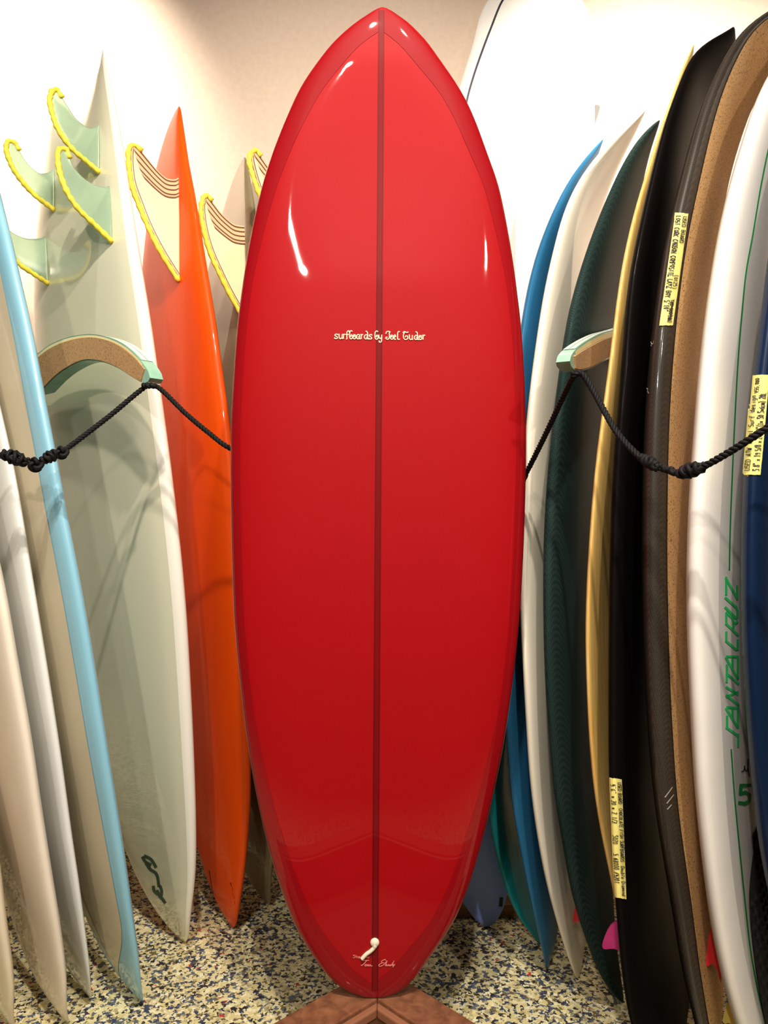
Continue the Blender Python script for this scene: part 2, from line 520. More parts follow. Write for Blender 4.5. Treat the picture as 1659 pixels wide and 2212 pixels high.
def front_board(cx_pts, ybot, ytop, Wfun_px, Y0, Y1, T, psi=90.0, p=2.6):
    """a board turned with its face to the viewer: centre line and widths read from the photo at the board's own depth"""
    B = Board()
    B.p, B.q, B.ql, B.notch, B.scoop = p, 2.0, 2.4, 0, 0
    ps = math.radians(psi)
    B.u = Vector((math.sin(ps), math.cos(ps), 0)); B.v = Vector((math.cos(ps), -math.sin(ps), 0))
    L = np.array([0.5 - 0.5 * math.cos(math.pi * i / 160) for i in range(161)])
    z0 = CAMH + (CY - ybot) / F * Y0; z1 = CAMH + (CY - ytop) / F * Y1
    B.L = L
    B.Z = z0 + (z1 - z0) * L
    B.Y = Y0 + (Y1 - Y0) * L
    py = CY + F * (CAMH - B.Z) / B.Y
    cur = Smooth1D([(b, a) for a, b in cx_pts])
    B.X = np.array([(cur(q) - CX) / F * Y for q, Y in zip(py, B.Y)])
    B.HW = np.array([max(0.0003, Wfun_px(q, l)) / 2 / F * Y for q, l, Y in zip(py, L, B.Y)])
    B.TH = T * (np.maximum(0, 1 - np.abs(2 * L - 1) ** 2.8)) ** 0.5
    B.W = 2 * B.HW.max(); B.T = T
    return B

# ------------------------------------------------------------------ decals: strokes in photo pixels laid on a board's surface
def ribbon_px(board, strokes, width, off=0.0008, smooth=False, step=3.0):
    V, Fc = [], []
    if not smooth:                                         # square-cut strokes: one piece per straight run, slightly overlapping
        cut = []
        for st in strokes:
            for a, b in zip(st[:-1], st[1:]):
                a, b = np.array(a, float), np.array(b, float)
                d = (b - a) / (np.linalg.norm(b - a) + 1e-9) * width * (0.3 if len(st) > 2 else 0.0)
                cut.append([tuple(a - d), tuple(b + d)])
        strokes = cut
    for st in strokes:
        st = [tuple(map(float, s)) for s in st]
        if smooth and len(st) > 2: st = spline(st, per=5)
        wd = width
        P = np.array([s[:2] for s in st])
        seg = np.linalg.norm(np.diff(P, axis=0), axis=1).sum()
        n = max(2, int(seg / step) + 1, len(st))
        if smooth or len(st) == 2:
            P = resample(P, n)
        else:
            Q = []
            for a, b in zip(P[:-1], P[1:]):
                m = max(1, int(np.linalg.norm(b - a) / step))
                Q += [a + (b - a) * j / m for j in range(m)]
            Q.append(P[-1]); P = np.array(Q)
        n = len(P)
        for i in range(n):
            d0 = P[i] - P[i - 1] if i > 0 else P[i + 1] - P[i]
            d1 = P[i + 1] - P[i] if i < n - 1 else d0
            d0 = d0 / (np.linalg.norm(d0) + 1e-9); d1 = d1 / (np.linalg.norm(d1) + 1e-9)
            d = d0 + d1
            d = d / (np.linalg.norm(d) + 1e-9)
            nn = np.array([-d[1], d[0]])
            mit = min(1.15, 1 / max(0.3, abs(float(np.dot(nn, [-d1[1], d1[0]])))))
            for sgn in (-1, 1):
                q = P[i] + nn * sgn * wd / 2 * mit
                V.append(board.hit(q[0], q[1], off))
            if i < n - 1:
                o = len(V)
                Fc.append((o - 2, o - 1, o + 1, o))
    return V, Fc

def decal(board, name, strokes, width, m, off=0.0008, smooth=False, step=3.0, parent=None):
    V, Fc = ribbon_px(board, strokes, width, off, smooth, step)
    return mesh_obj(name, V, Fc, m, parent or board.obj, smooth=False)

def quad_px(q, s, t):
    """bilinear corner map TL, TR, BR, BL"""
    a = np.array(q[0]) * (1 - s) + np.array(q[1]) * s
    b = np.array(q[3]) * (1 - s) + np.array(q[2]) * s
    return a * (1 - t) + b * t

GL = {
 'A': [[(0,0),(2,6),(4,0)],[(1,2),(3,2)]], 'B': [[(0,0),(0,6),(3,5.5),(3,3.5),(0,3),(3.6,2.5),(3.4,.4),(0,0)]], 'C': [[(4,5),(2,6),(0,3),(2,0),(4,1)]],
 'D': [[(0,0),(0,6),(3.5,5),(3.8,2),(2.5,.2),(0,0)]], 'E': [[(4,6),(0,6),(0,0),(4,0)],[(0,3),(3,3)]], 'F': [[(4,6),(0,6),(0,0)],[(0,3),(3,3)]],
 'G': [[(4,5),(2,6),(0,3),(2,0),(4,1),(4,3),(2.5,3)]], 'H': [[(0,0),(0,6)],[(4,0),(4,6)],[(0,3),(4,3)]], 'I': [[(2,0),(2,6)]], 'J': [[(3,6),(3,1),(1.5,0),(0,1)]],
 'K': [[(0,0),(0,6)],[(4,6),(0,3),(4,0)]], 'L': [[(0,6),(0,0),(3.5,0)]], 'M': [[(0,0),(0,6),(2,3),(4,6),(4,0)]], 'N': [[(0,0),(0,6),(4,0),(4,6)]],
 'O': [[(2,0),(0,3),(2,6),(4,3),(2,0)]], 'P': [[(0,0),(0,6),(3.6,5.3),(3.4,3.2),(0,3)]], 'R': [[(0,0),(0,6),(3.6,5.3),(3.4,3.2),(0,3),(4,0)]],
 'S': [[(4,5.3),(2,6),(.3,5),(.6,3.6),(3.5,2.4),(3.7,.8),(2,0),(0,.8)]], 'T': [[(0,6),(4,6)],[(2,6),(2,0)]], 'U': [[(0,6),(0,1),(2,0),(4,1),(4,6)]],
 'V': [[(0,6),(2,0),(4,6)]], 'W': [[(0,6),(1,0),(2,4),(3,0),(4,6)]], 'X': [[(0,0),(4,6)],[(0,6),(4,0)]], 'Y': [[(0,6),(2,3),(4,6)],[(2,3),(2,0)]], 'Z': [[(0,6),(4,6),(0,0),(4,0)]],
 '0': [[(2,0),(.3,3),(2,6),(3.7,3),(2,0)]], '1': [[(1,5),(2,6),(2,0)]], '2': [[(0,5),(2,6),(3.6,4.5),(0,0),(4,0)]], '5': [[(3.6,6),(.6,6),(.4,3.6),(2.5,3.8),(3.6,2),(2,0),(0,.6)]],
 '6': [[(3.4,6),(1,4),(.3,1.5),(2,0),(3.6,1.5),(2,3.2),(.6,2)]], '8': [[(2,3.2),(.4,4.6),(2,6),(3.6,4.6),(2,3.2),(.2,1.4),(2,0),(3.8,1.4),(2,3.2)]], '9': [[(3.6,4),(2,3),(.5,4.5),(2,6),(3.6,4.6),(3,0)]],
 '/': [[(0,-.5),(4,6.5)]], '(': [[(3,7),(1.5,4.5),(1.5,1.5),(3,-1)]], ')': [[(1,7),(2.5,4.5),(2.5,1.5),(1,-1)]], "'": [[(2,6.5),(1.7,5)]], '"': [[(1.3,6.5),(1.2,5)],[(2.7,6.5),(2.6,5)]],
 'x': [[(.5,.5),(3.2,3.2)],[(.5,3.2),(3.2,.5)]], '.': [[(1.6,0),(2.2,.3)]], ',': [[(2,.4),(1.5,-1)]], '+': [[(0,3),(4,3)],[(2,1),(2,5)]],
 'a': [[(3.2,3.2),(1,3.5),(.3,1.5),(1.2,0),(3,1),(3.3,3.4),(3.4,.3),(4,0)]], 'd': [[(3,3),(1,3.4),(.2,1.5),(1.2,0),(3,1),(3.3,6)],[(3.2,1),(3.7,0)]],
 'e': [[(.4,1.7),(3.3,2.2),(2.4,3.5),(.8,3),(.3,1.2),(1.5,0),(3.5,.6)]], 'i': [[(2,3.4),(2,0)],[(2,4.8),(2,5.2)]], 'l': [[(2,6),(2,0)]], 'u': [[(.3,3.4),(.5,.6),(2,0),(3.2,1),(3.3,3.4)],[(3.3,1),(3.8,0)]],
 'r': [[(.6,3.4),(.6,0)],[(.6,2.4),(2,3.5),(3.4,3.2)]], 'f': [[(1.4,-.5),(1.5,5),(2.6,6),(3.6,5.4)],[(.4,3.3),(3,3.3)]], 's': [[(3.2,3),(1.6,3.6),(.8,2.6),(3,1.2),(2,0),(.3,.4)]],
 'g': [[(3,3),(1,3.4),(.4,1.8),(1.4,.6),(3,1.4),(3.2,3.2),(3,-1.4),(1.4,-2),(.4,-1.2)]], 'n': [[(.4,3.4),(.5,0)],[(.5,2.2),(2,3.5),(3.2,2.6),(3.3,0)]], 'm': [[(.2,3.2),(.2,0)],[(.2,2.4),(1.2,3.4),(1.9,2.6),(1.9,0)],[(1.9,2.4),(2.9,3.4),(3.7,2.6),(3.7,0)]],
 'o': [[(2,0),(.5,1.7),(2,3.5),(3.5,1.7),(2,0)]], 'b': [[(.4,6),(.5,0),(2.4,0),(3.4,1.6),(2.2,3.2),(.6,2.2)]], 'c': [[(3.4,3),(1.6,3.5),(.5,1.7),(1.6,0),(3.4,.6)]],
}

def tape_text(board, q, lines, mode, parent, wpx=1.3):
    """handwriting on a strip of tape; lines = (text, start, end, baseline, cap height), all fractions of the tape"""
    strokes, rounds = [], []
    for text, a, b, base, cap in lines:
        adv = (b - a) / len(text)
        for i, ch in enumerate(text):
            if ch == ' ': continue
            jx, jy = random.uniform(-.05, .05), random.uniform(-.06, .06)
            for st in GL[ch]:
                out = []
                for gx, gy in st:
                    along = a + adv * (i + 0.08 + gx / 4.0 * 0.72 + jx)
                    up = base + cap * (gy / 6.0 + jy)
                    if mode == 'down':            # reads down the strip, letters' tops to the right
                        p = quad_px(q, up, along)
                    else:                         # reads up the strip, letters' tops to the left
                        p = quad_px(q, 1 - up, 1 - along)
                    out.append(tuple(p))
                (rounds if ch in 'BCDGJOPRSU025689()adefusgnmobcr' and len(out) > 2 else strokes).append(out)
    v, f = merge([ribbon_px(board, strokes, wpx, 0.0024, False, 2.0), ribbon_px(board, rounds, wpx, 0.0024, True, 2.0)])
    return mesh_obj('handwriting', v, f, M['ink'], parent, smooth=False)

def tape(board, q, name='paper_label'):
    V, Fc = [], []
    nx, ny = 10, 48
    rnd = random.Random(3)
    jl = [rnd.uniform(-.006, .006) for _ in range(ny + 1)]
    for lay, off in ((0, 0.0016), (1, 0.0008)):
        for j in range(ny + 1):
            for i in range(nx + 1):
                s = i / nx
                if i in (0, nx): s += jl[j] * 0.8
                p = quad_px(q, s, j / ny + (rnd.uniform(-.002, .002) if j in (0, ny) else 0))
                V.append(board.hit(p[0], p[1], off))
    n1 = (nx + 1) * (ny + 1)
    for j in range(ny):
        for i in range(nx):
            a = j * (nx + 1) + i
            Fc.append((a, a + 1, a + nx + 2, a + nx + 1))
            Fc.append(tuple(n1 + z for z in (a, a + nx + 1, a + nx + 2, a + 1)))
    rim = [i for i in range(nx)] + [j * (nx + 1) + nx for j in range(ny)] + [ny * (nx + 1) + i for i in range(nx, 0, -1)] + [j * (nx + 1) for j in range(ny, 0, -1)]
    for a, b in zip(rim, rim[1:] + rim[:1]):
        Fc.append((a, a + n1, b + n1, b))
    return mesh_obj(name, V, Fc, M['tape_paper'], board.obj, smooth=False)

# ------------------------------------------------------------------ fins
def fin(board, lead, trail, m, side=-1, tk=0.008, wood=False, taped=True, name='fin', base_px=None, cant=0.0):
    """lead: pixels base -> tip along the leading edge; trail: base -> tip along the trailing edge. The fin stands square on the
    board's face, so its distance comes from the point where its base touches the board."""
    bp = base_px or lead[0]
    p0 = board.hit(bp[0], bp[1], -0.004)
    ax = Vector((board.X[-1] - board.X[0], board.Y[-1] - board.Y[0], board.Z[-1] - board.Z[0])).normalized()
    n = ax.cross(board.v * side).normalized()
    a = resample(spline([tuple(on_plane(x, y, p0, n)) for x, y in lead], per=6), 29)
    b = resample(spline([tuple(on_plane(x, y, p0, n)) for x, y in trail], per=6), 29)
    NJ = 14
    def P(i, j, sd, extra=0.0):
        f = i / 28.0
        q = Vector(a[min(28, int(i))] if float(i).is_integer() else a[int(i)]) * (1 - j) + Vector(b[int(i)]) * j
        h = tk * (1 - 0.65 * f) * (0.12 + 0.88 * max(0.0, math.sin(math.pi * (j ** 0.75))) ** 0.6) / 2
        return q + n * sd * (h + extra)
    V, Fc = [], []
    for sd in (1, -1):
        for i in range(29):
            for j in range(NJ + 1):
                V.append(P(i, j / NJ, sd))
    n1 = 29 * (NJ + 1)
    for i in range(28):
        for j in range(NJ):
            q = i * (NJ + 1) + j
            Fc.append((q, q + 1, q + NJ + 2, q + NJ + 1))
            Fc.append((n1 + q, n1 + q + NJ + 1, n1 + q + NJ + 2, n1 + q + 1))
        q = i * (NJ + 1)
        Fc.append((q, q + NJ + 1, n1 + q + NJ + 1, n1 + q))
        q = i * (NJ + 1) + NJ
        Fc.append((q, n1 + q, n1 + q + NJ + 1, q + NJ + 1))
    q = 28 * (NJ + 1)
    for j in range(NJ):
        Fc.append((q + j, q + j + 1, n1 + q + j + 1, n1 + q + j))
        Fc.append((j, n1 + j, n1 + j + 1, j + 1))
    fo = mesh_obj(name, V, Fc, m, board.obj)
    bm = bmesh.new(); bm.from_mesh(fo.data); bmesh.ops.recalc_face_normals(bm, faces=bm.faces); bm.to_mesh(fo.data); bm.free()
    if wood:
        L0 = (Vector(b[0]) - Vector(a[0])).length
        def strip(nm, j0, j1, mm, ex, i0=0, i1=28):
            V, Fc = [], []
            for sd in (1, -1):
                o = len(V)
                for i in range(i0, i1 + 1):
                    wl = (Vector(b[i]) - Vector(a[i])).length
                    # constant widths from each edge, so strips stay parallel to the outline and crowd together at the tip
                    def jj(x):
                        if x >= 0: return min(0.49, x / max(wl, 1e-4))
                        return 1 - min(0.49, -x / max(wl, 1e-4))
                    for k in range(3):
                        x = j0 + (j1 - j0) * k / 2
                        V.append(P(i, jj(x), sd, ex))
                for i in range(i1 - i0):
                    for k in range(2):
                        q = o + i * 3 + k
                        Fc.append((q, q + 1, q + 4, q + 3))
            mesh_obj(nm, V, Fc, mm, fo, smooth=False)
        strip('wood_band', -0.001, -0.046, M['fin_tan'], 0.0004)
        for d in (0.004, 0.015, 0.027, 0.039, 0.047):
            strip('wood_strip', -d, -(d + 0.0035), M['fin_brown'], 0.0008)
        strip('wood_band', 0.001, 0.014, M['fin_tan'], 0.0004)
        strip('wood_strip', 0.006, 0.0085, M['fin_brown'], 0.0008)
        strip('wood_strip', 0.0135, 0.0165, M['fin_brown'], 0.0008)
    if taped:
        pth = [Vector(q) for q in a]
        pth += [Vector(q) for q in b[:-6:-1]] if len(b) > 6 else []
        pth = [Vector(q) for q in resample([tuple(q) for q in pth], 44)]
        rr = [0.0062 * (1 + 0.18 * math.sin(i * 2.1) + random.uniform(-.1, .1)) for i in range(len(pth))]
        v, f = tube_mesh(pth, rr, 8, 1.0)
        mesh_obj('edge_tape', v, f, M['yellow_tape'], fo)
    return fo

def small_fin(board, t, s, side, length, height, m, name='fin', sweep=0.5, down=True):
    """a fin that belongs on the hidden half of a board: placed by the board's own coordinates"""
    c = math.copysign(abs(s) ** (board.p / 2), s)
    th = math.acos(max(-1, min(1, c))) * (1 if side > 0 else -1)
    p = board.point(t, th)
    nrm = board.v * side
    dz = 1 if not down else -1
    pts2 = [(0.0, -0.01), (0.05, 0.35), (0.25, 0.75), (0.62, 1.0), (0.78, 0.97), (0.72, 0.6), (0.78, 0.25), (0.95, -0.01)]
    V, Fc = [], []
    cv = spline(pts2, per=3)
    for sd in (1, -1):
        for x, y in cv:
            V.append(p + Vector((0, 0, dz * (x - .4) * length)) + nrm * (y * height - 0.003) + board.u * sd * 0.0035)
    n1 = len(cv)
    Fc.append(tuple(range(n1))); Fc.append(tuple(range(2 * n1 - 1, n1 - 1, -1)))
    for i in range(n1):
        k = (i + 1) % n1
        Fc.append((i, i + n1, k + n1, k))
    return mesh_obj(name, V, Fc, m, board.obj, smooth=False)

# ================================================================== THE RED BOARD
RL = [(825,15),(807,24),(771,48),(741,72),(711,102),(681,142),(650,187),(626,238),(608,280),(590,325),(566,400),(545,490),(530,575),(521,636),(512,708),(505,803),(499,907),(498,1034),(501,1190),(506,1340),(517,1457),(532,1584),(546,1674),(565,1770),(586,1853),(612,1937),(641,2009),(675,2063),(696,2093),(725,2124),(754,2142),(782,2152),(806,2155)]
RR = [(826,15),(846,24),(885,52),(922,90),(952,133),(982,175),(1006,214),(1030,268),(1050,325),(1078,400),(1096,490),(1110,575),(1118,640),(1126,705),(1132,800),(1136,907),(1136,1020),(1131,1180),(1124,1312),(1116,1403),(1105,1493),(1089,1601),(1071,1691),(1055,1762),(1035,1840),(1014,1910),(985,1983),(956,2029),(927,2069),(898,2110),(869,2139),(838,2151),(808,2155)]
def edge_at(pts, y):
    ys = [p[1] for p in pts]; xs = [p[0] for p in pts]
    return float(np.interp(y, ys, xs))
red = Board()
red.p, red.q, red.ql, red.notch, red.scoop = 3.4, 2.2, 2.6, 0, 0.010
red.u = Vector((1, 0, 0)); red.v = Vector((0, -1, 0))
Lr = np.array([0.5 - 0.5 * math.cos(math.pi * i / 200) for i in range(201)])
ysr = 2155 + (15.5 - 2155) * Lr
red.L = Lr
red.Y = 1.315 + 0.095 * Lr - 0.050 * np.maximum(0, (Lr - 0.62) / 0.38) ** 2.2 - 0.015 * np.maximum(0, (0.25 - Lr) / 0.25) ** 2
red.Z = CAMH + (CY - ysr) / F * red.Y
xl = np.array([edge_at(RL, y) for y in ysr]); xr = np.array([edge_at(RR, y) for y in ysr])
ker = np.exp(-0.5 * (np.arange(-4, 5) / 1.8) ** 2); ker /= ker.sum()
mid = (xl + xr) / 2; wid = (xr - xl)
mid = np.convolve(np.r_[[mid[0]] * 4, mid, [mid[-1]] * 4], ker, 'valid')
wsm = np.convolve(np.r_[-wid[4:0:-1], wid, -wid[-2:-6:-1]], ker, 'valid')
red.X = (mid - CX) / F * red.Y
red.HW = np.maximum(0.0008, np.where((Lr > .01) & (Lr < .99), wsm, wid) / 2 / F * red.Y)
red.TH = 0.062 * (np.maximum(0, 1 - np.abs(2 * Lr - 1) ** 2.8)) ** 0.5
red.W = 2 * red.HW.max(); red.T = 0.062
red.build('surfboard', 'glossy red surfboard with pointed nose standing upright on the wooden box', M['red'])

def lap_in(width):
    hp = np.gradient(red.HW, red.Z)
    inner = red.HW - width * np.sqrt(1 + hp ** 2)
    return lambda t: max(0.0, float(np.interp(t, red.L, inner / red.HW)))
def lap_w(t):
    return 0.020 + 0.030 * max(0, (t - 0.72) / 0.28) + 0.028 * max(0, (0.3 - t) / 0.3)
hp_ = np.gradient(red.HW, red.Z)
inner_ = np.maximum(0, (red.HW - np.array([lap_w(t) for t in Lr]) * np.sqrt(1 + hp_ ** 2)) / red.HW)
fi = lambda t: float(np.interp(t, Lr, inner_))
red.face_strip('rail_lap', M['red_lap'], 0.002, 0.998, fi, lambda t: 0.9999, 1, 0.0006, 150, 10)
red.face_strip('rail_lap', M['red_lap'], 0.002, 0.998, lambda t: -fi(t), lambda t: -0.9999, 1, 0.0006, 150, 10)
def ctr(t):
    y = float(np.interp(t, Lr, ysr)); x = 824 - 14 * ((y - 30) / 2110.0)
    Y = float(np.interp(t, Lr, red.Y))
    return ((x - CX) / F * Y - float(np.interp(t, Lr, red.X))) / float(np.interp(t, Lr, red.HW)), float(np.interp(t, Lr, red.HW))
def st_off(d):
    def f(t):
        c, h = ctr(t)
        return max(-.97, min(.97, c + d / h))
    return f
stg = red.face_strip('stringer', M['stringer_red'], 0.010, 0.9945, st_off(-.0042), st_off(.0042), 1, 0.0010, 140, 2)
for d in (-.0045, .0045):
    red.face_strip('glue_line', M['stringer_glue'], 0.010, 0.9945, st_off(d - .0008), st_off(d + .0008), 1, 0.0013, 140, 1, parent=stg)

# curly lettering (unit glyphs: width 1, x-height 1)
CU = {
 's': [[(.95,.8),(.75,1),(.3,.95),(.15,.7),(.75,.4),(.8,.12),(.45,0),(.05,.1),(.2,.28)]],
 'u': [[(-.05,.9),(.12,1),(.12,.3),(.35,0),(.7,.12),(.85,.45)],[(.85,1),(.85,.15),(1.05,.0)]],
 'r': [[(0,.9),(.25,1),(.25,0)],[(.25,.6),(.6,1),(1,.95)]],
 'f': [[(.2,0),(.45,.05),(.4,1.2),(.65,1.7),(1.1,1.72),(1.05,1.45)],[(0,.95),(.9,.95)]],
 'b': [[(.95,1.65),(.5,1.8),(.1,1.4),(.08,.4),(.4,0),(.9,.15),(.95,.6),(.65,.9),(.4,.65),(.55,.45)]],
 'o': [[(.5,1),(.08,.7),(.12,.2),(.5,0),(.9,.2),(.92,.7),(.6,.9),(.4,.6),(.6,.45)]],
 'a': [[(.8,.8),(.45,1),(.1,.7),(.12,.2),(.45,0),(.75,.3),(.5,.55)],[(.8,1),(.8,.1),(1.05,0)]],
 'd': [[(.75,.8),(.45,.95),(.1,.65),(.12,.2),(.45,0),(.75,.25),(.5,.5)],[(.35,1.75),(.7,1.6),(.82,1),(.8,.1),(1.1,0)]],
 'y': [[(0,1),(.12,.4),(.4,.15),(.75,.35)],[(.85,1),(.8,-.3),(.5,-.65),(.1,-.55),(.2,-.3)]],
 'J': [[(.05,1.2),(.2,1.65),(.6,1.75),(1,1.6)],[(.75,1.65),(.75,.35),(.4,0),(.05,.2),(.15,.5),(.4,.4)]],
 'e': [[(.15,.5),(.85,.6),(.6,1),(.25,.85),(.12,.4),(.45,0),(.95,.1)]],
 'l': [[(1,1.7),(.55,1.7),(.4,1.2),(.4,.15),(.7,0),(1,.1)]],
 'T': [[(0,1.45),(.25,1.75),(.8,1.55),(1.1,1.7)],[(.35,1.6),(.1,1.0),(.2,.25),(.55,0),(.95,.2),(.95,.7),(.6,.8),(.5,.5)]],
}
def c2(x, y): return (680 + x * 0.1808, 680 + y * 0.1808)
word = [('s',235,278),('u',286,335),('r',336,362),('f',366,408),('b',414,452),('o',456,492),('a',497,545),('r',549,576),('d',588,642),('s',645,687),
        ('b',716,758),('y',764,806),('J',846,905),('o',902,940),('e',942,970),('l',972,1016),('T',1052,1112),('u',1126,1172),('d',1186,1236),('o',1240,1280),('r',1284,1318)]
strokes = []
for ch, x0, x1 in word:
    base = 288 + (x0 - 235) * 0.012
    for st in CU[ch]:
        strokes.append([c2(x0 + gx * (x1 - x0), base - gy * 54) for gx, gy in st])
decal(red, 'lettering', strokes, 2.0, M['cream_ink'], 0.0016, smooth=True, step=1.6)
# shaper's signature near the tail
def c3(x, y): return (740 + x * 0.0844, 1990 + y * 0.0844)
sig = [[(320,850),(270,860),(320,890),(300,925),(265,915)],[(345,850),(345,925)],[(345,895),(375,885),(375,925)],[(395,890),(420,890),(420,925),(395,925),(395,905)],[(435,890),(435,945)],[(435,890),(455,900),(440,920)],
       [(615,860),(615,925),(640,915),(620,895)],[(650,890),(670,920)],[(690,890),(660,945)]]
decal(red, 'signature', [[c3(*p) for p in s] for s in sig], 1.1, M['pink_ink'], 0.0016, smooth=True, step=1.5)
sig2 = [[(490,990),(680,985)],[(620,990),(560,1060),(490,1120),(480,1100)],[(600,1085),(570,1110),(590,1135),(625,1110),(600,1085)],[(640,1090),(645,1135),(670,1095),(680,1135),(715,1095),(720,1130),(765,1125)],
        [(1110,990),(1080,965),(1000,1010),(1010,1050),(1060,1045)],[(1020,1050),(930,1100),(950,1140),(1050,1100),(1140,1000),(1090,1130),(1130,1090),(1130,1135),(1180,1095),(1180,1130),(1220,1095),(1210,1135),(1260,1090),(1320,1000),(1260,1120),(1300,1090),(1290,1120),(1340,1085),(1280,1160)]]
decal(red, 'signature', [[c3(*p) for p in s] for s in sig2], 1.7, M['pink_ink'], 0.0016, smooth=True, step=1.5)
# white leash string lying on the deck
hp = [red.hit(*c3(x, y), 0.003) for x, y in spline([(825, 560), (815, 640), (720, 740), (620, 810), (540, 890), (495, 945)], per=5)]
v, f = tube_mesh(hp, [0.0034 if i > 4 else 0.0042 for i in range(len(hp))], 8)
ls = mesh_obj('leash_string', v, f, M['cord_white'], red.obj)
kn = red.hit(*c3(825, 530), 0.002)
V, Fc = [], []
for i in range(9):
    ph = math.pi * i / 8
    for k in range(14):
        a = 2 * math.pi * k / 14
        V.append(kn + Vector((math.cos(a) * math.sin(ph) * .0078, -math.cos(ph) * .005, math.sin(a) * math.sin(ph) * .0078)))
for i in range(8):
    for k in range(14):
        k2 = (k + 1) % 14
        Fc.append((i * 14 + k, i * 14 + k2, (i + 1) * 14 + k2, (i + 1) * 14 + k))
mesh_obj('string_knot', V, Fc, M['cord_white'], ls)

# ================================================================== WOODEN BOX UNDER THE RED BOARD
ZT = float(red.Z[0]) - 0.001
hb = CAMH - ZT
apex = Vector(((818 - CX) / F * (hb * F / 976), hb * F / 976, ZT))
d1 = Vector((-.719, -.695, 0)).normalized(); d2 = Vector((.695, -.719, 0)).normalized()
SB, TWB = 0.80, 0.084
box = tag(link(bpy.data.objects.new('wooden_box', None)), 'low brown wooden box with mitred top frame on the speckled floor', 'box')
box.location = (apex.x, apex.y, 0)
def bpt(a, b, z): return Vector((apex.x, apex.y, 0)) + d1 * a + d2 * b + Vector((0, 0, z))
def prism(poly, z0, z1):
    n = len(poly)
    V = [bpt(a, b, z0) for a, b in poly] + [bpt(a, b, z1) for a, b in poly]
    Fc = [tuple(range(n))[::-1], tuple(range(n, 2 * n))] + [(i, (i + 1) % n, n + (i + 1) % n, n + i) for i in range(n)]
    return V, Fc
def frame_side(k, o0, o1, ext=0.0):
    S = SB
    q = [((o0, o0), (S - o0, o0), (S - o1, o1), (o1, o1)), ((S - o0, o0), (S - o0, S - o0), (S - o1, S - o1), (S - o1, o1)),
         ((S - o0, S - o0), (o0, S - o0), (o1, S - o1), (S - o1, S - o1)), ((o0, S - o0), (o0, o0), (o1, o1), (o1, S - o1))]
    return q[k]
def bev(o, wd=0.002):
    b = o.modifiers.new('bevel', 'BEVEL'); b.width = wd; b.segments = 2
for k in range(4):
    v, f = prism(frame_side(k, 0.0005 * 0, TWB - 0.014), ZT - 0.022, ZT)
    bev(mesh_obj('top_trim', v, f, M['box_wood'], box, smooth=False))
    v, f = prism(frame_side(k, TWB - 0.0135, TWB), ZT - 0.022, ZT - 0.005)
    bev(mesh_obj('trim_lip', v, f, M['box_lip'], box, smooth=False), 0.003)
    v, f = prism(frame_side(k, 0.012, 0.030), 0.0, ZT - 0.0225)
    mesh_obj('side_panel', v, f, M['box_wood'], box, smooth=False)
    v, f = prism(frame_side(k, TWB - 0.012, TWB - 0.002), 0.008, ZT - 0.0225)
    mesh_obj('inner_panel', v, f, M['box_inner'], box, smooth=False)
v, f = prism([(.031, .031), (SB - .031, .031), (SB - .031, SB - .031), (.031, SB - .031)], 0.0, 0.0075)
mesh_obj('base_panel', v, f, M['box_inner'], box, smooth=False)

# ================================================================== LEFT RACK
PL = -42
fish = side_board([(223,104),(239,173),(262,286),(277,379),(291,472),(306,566),(324,672),(342,799),(362,944),(380,1088),(401,1295),(412,1475),(421,1680),(424,1798),(422,1903),(413,1966),(405,2009),(397,2034)],
                  'R', 2034, 102, -48, 0.56, 0.066, 'fish_down', 0.20, notch=0.085, tip_rail=True, p=4.2)
fish.build('surfboard', 'clear white swallow tail surfboard with four green fins, nose on the floor', M['fish_white'])
fish.face_strip('tinted_bottom', M['fish_tint'], 0.012, 0.988, lambda t: -0.945, lambda t: 0.945, -1, 0.0006, 120, 26)
A_ = [(215,373),(187,349),(157,323),(131,289),(116,256),(107,218),(112,197)]
fin(fish, A_, [(213,268),(200,276),(187,274),(164,256),(145,228),(123,193)], M['fin_green'])
fin(fish, [(118,454),(78,424),(49,394),(26,360),(13,323),(17,304)], [(116,364),(104,373),(82,373),(56,349),(42,325),(32,308)], M['fin_green'])
fin(fish, [(243,523),(206,487),(168,450),(142,409),(127,364),(125,327),(134,321)], [(239,402),(217,403),(187,390),(161,364),(150,340),(144,323)], M['fin_green'])
fin(fish, [(105,613),(67,588),(41,570),(15,540),(-4,500),(-10,465)], [(99,510),(86,515),(56,515),(26,502),(8,480),(-6,462)], M['fin_green'])
logo = [[(312,1848),(326,1855),(334,1866),(338,1874)],[(308,1850),(316,1862),(328,1868)],[(316,1864),(326,1878),(336,1884),(341,1893),(343,1905),(344,1916)],[(332,1913),(334,1924),(342,1932)],[(346,1912),(350,1924),(349,1936)],[(340,1922),(346,1936),(352,1942),(358,1951)]]
decal(fish, 'leaf_logo', logo, 6.5, M['logo_green'], 0.0012, smooth=True)

orange = side_board([(387,231),(396,267),(407,342),(422,416),(437,510),(452,600),(467,690),(481,799),(497,907),(512,1080),(526,1280),(537,1480),(542,1650),(542,1734),(534,1840),(521,1937),(506,1996),(490,2019)],
                    'R', 2019, 230, -36, 0.53, 0.062, 'keelpin', 0.20, Y0=1.76)
orange.build('surfboard', 'orange surfboard with taped wooden keel fin, standing nose down beside the red board', M['orange'])
fin(orange, [(387,608),(374,588),(351,551),(325,502),(303,450),(284,398),(277,334),(282,314)], [(385,384),(377,388),(359,385),(340,368),(321,345),(303,323),(292,314)], M['fin_wood'], wood=True, tk=0.012)
decal(orange, 'stringer', [[(452,1880),(462,1940),(478,1995)]], 1.6, M['stringer_glue'], 0.0006, smooth=True)

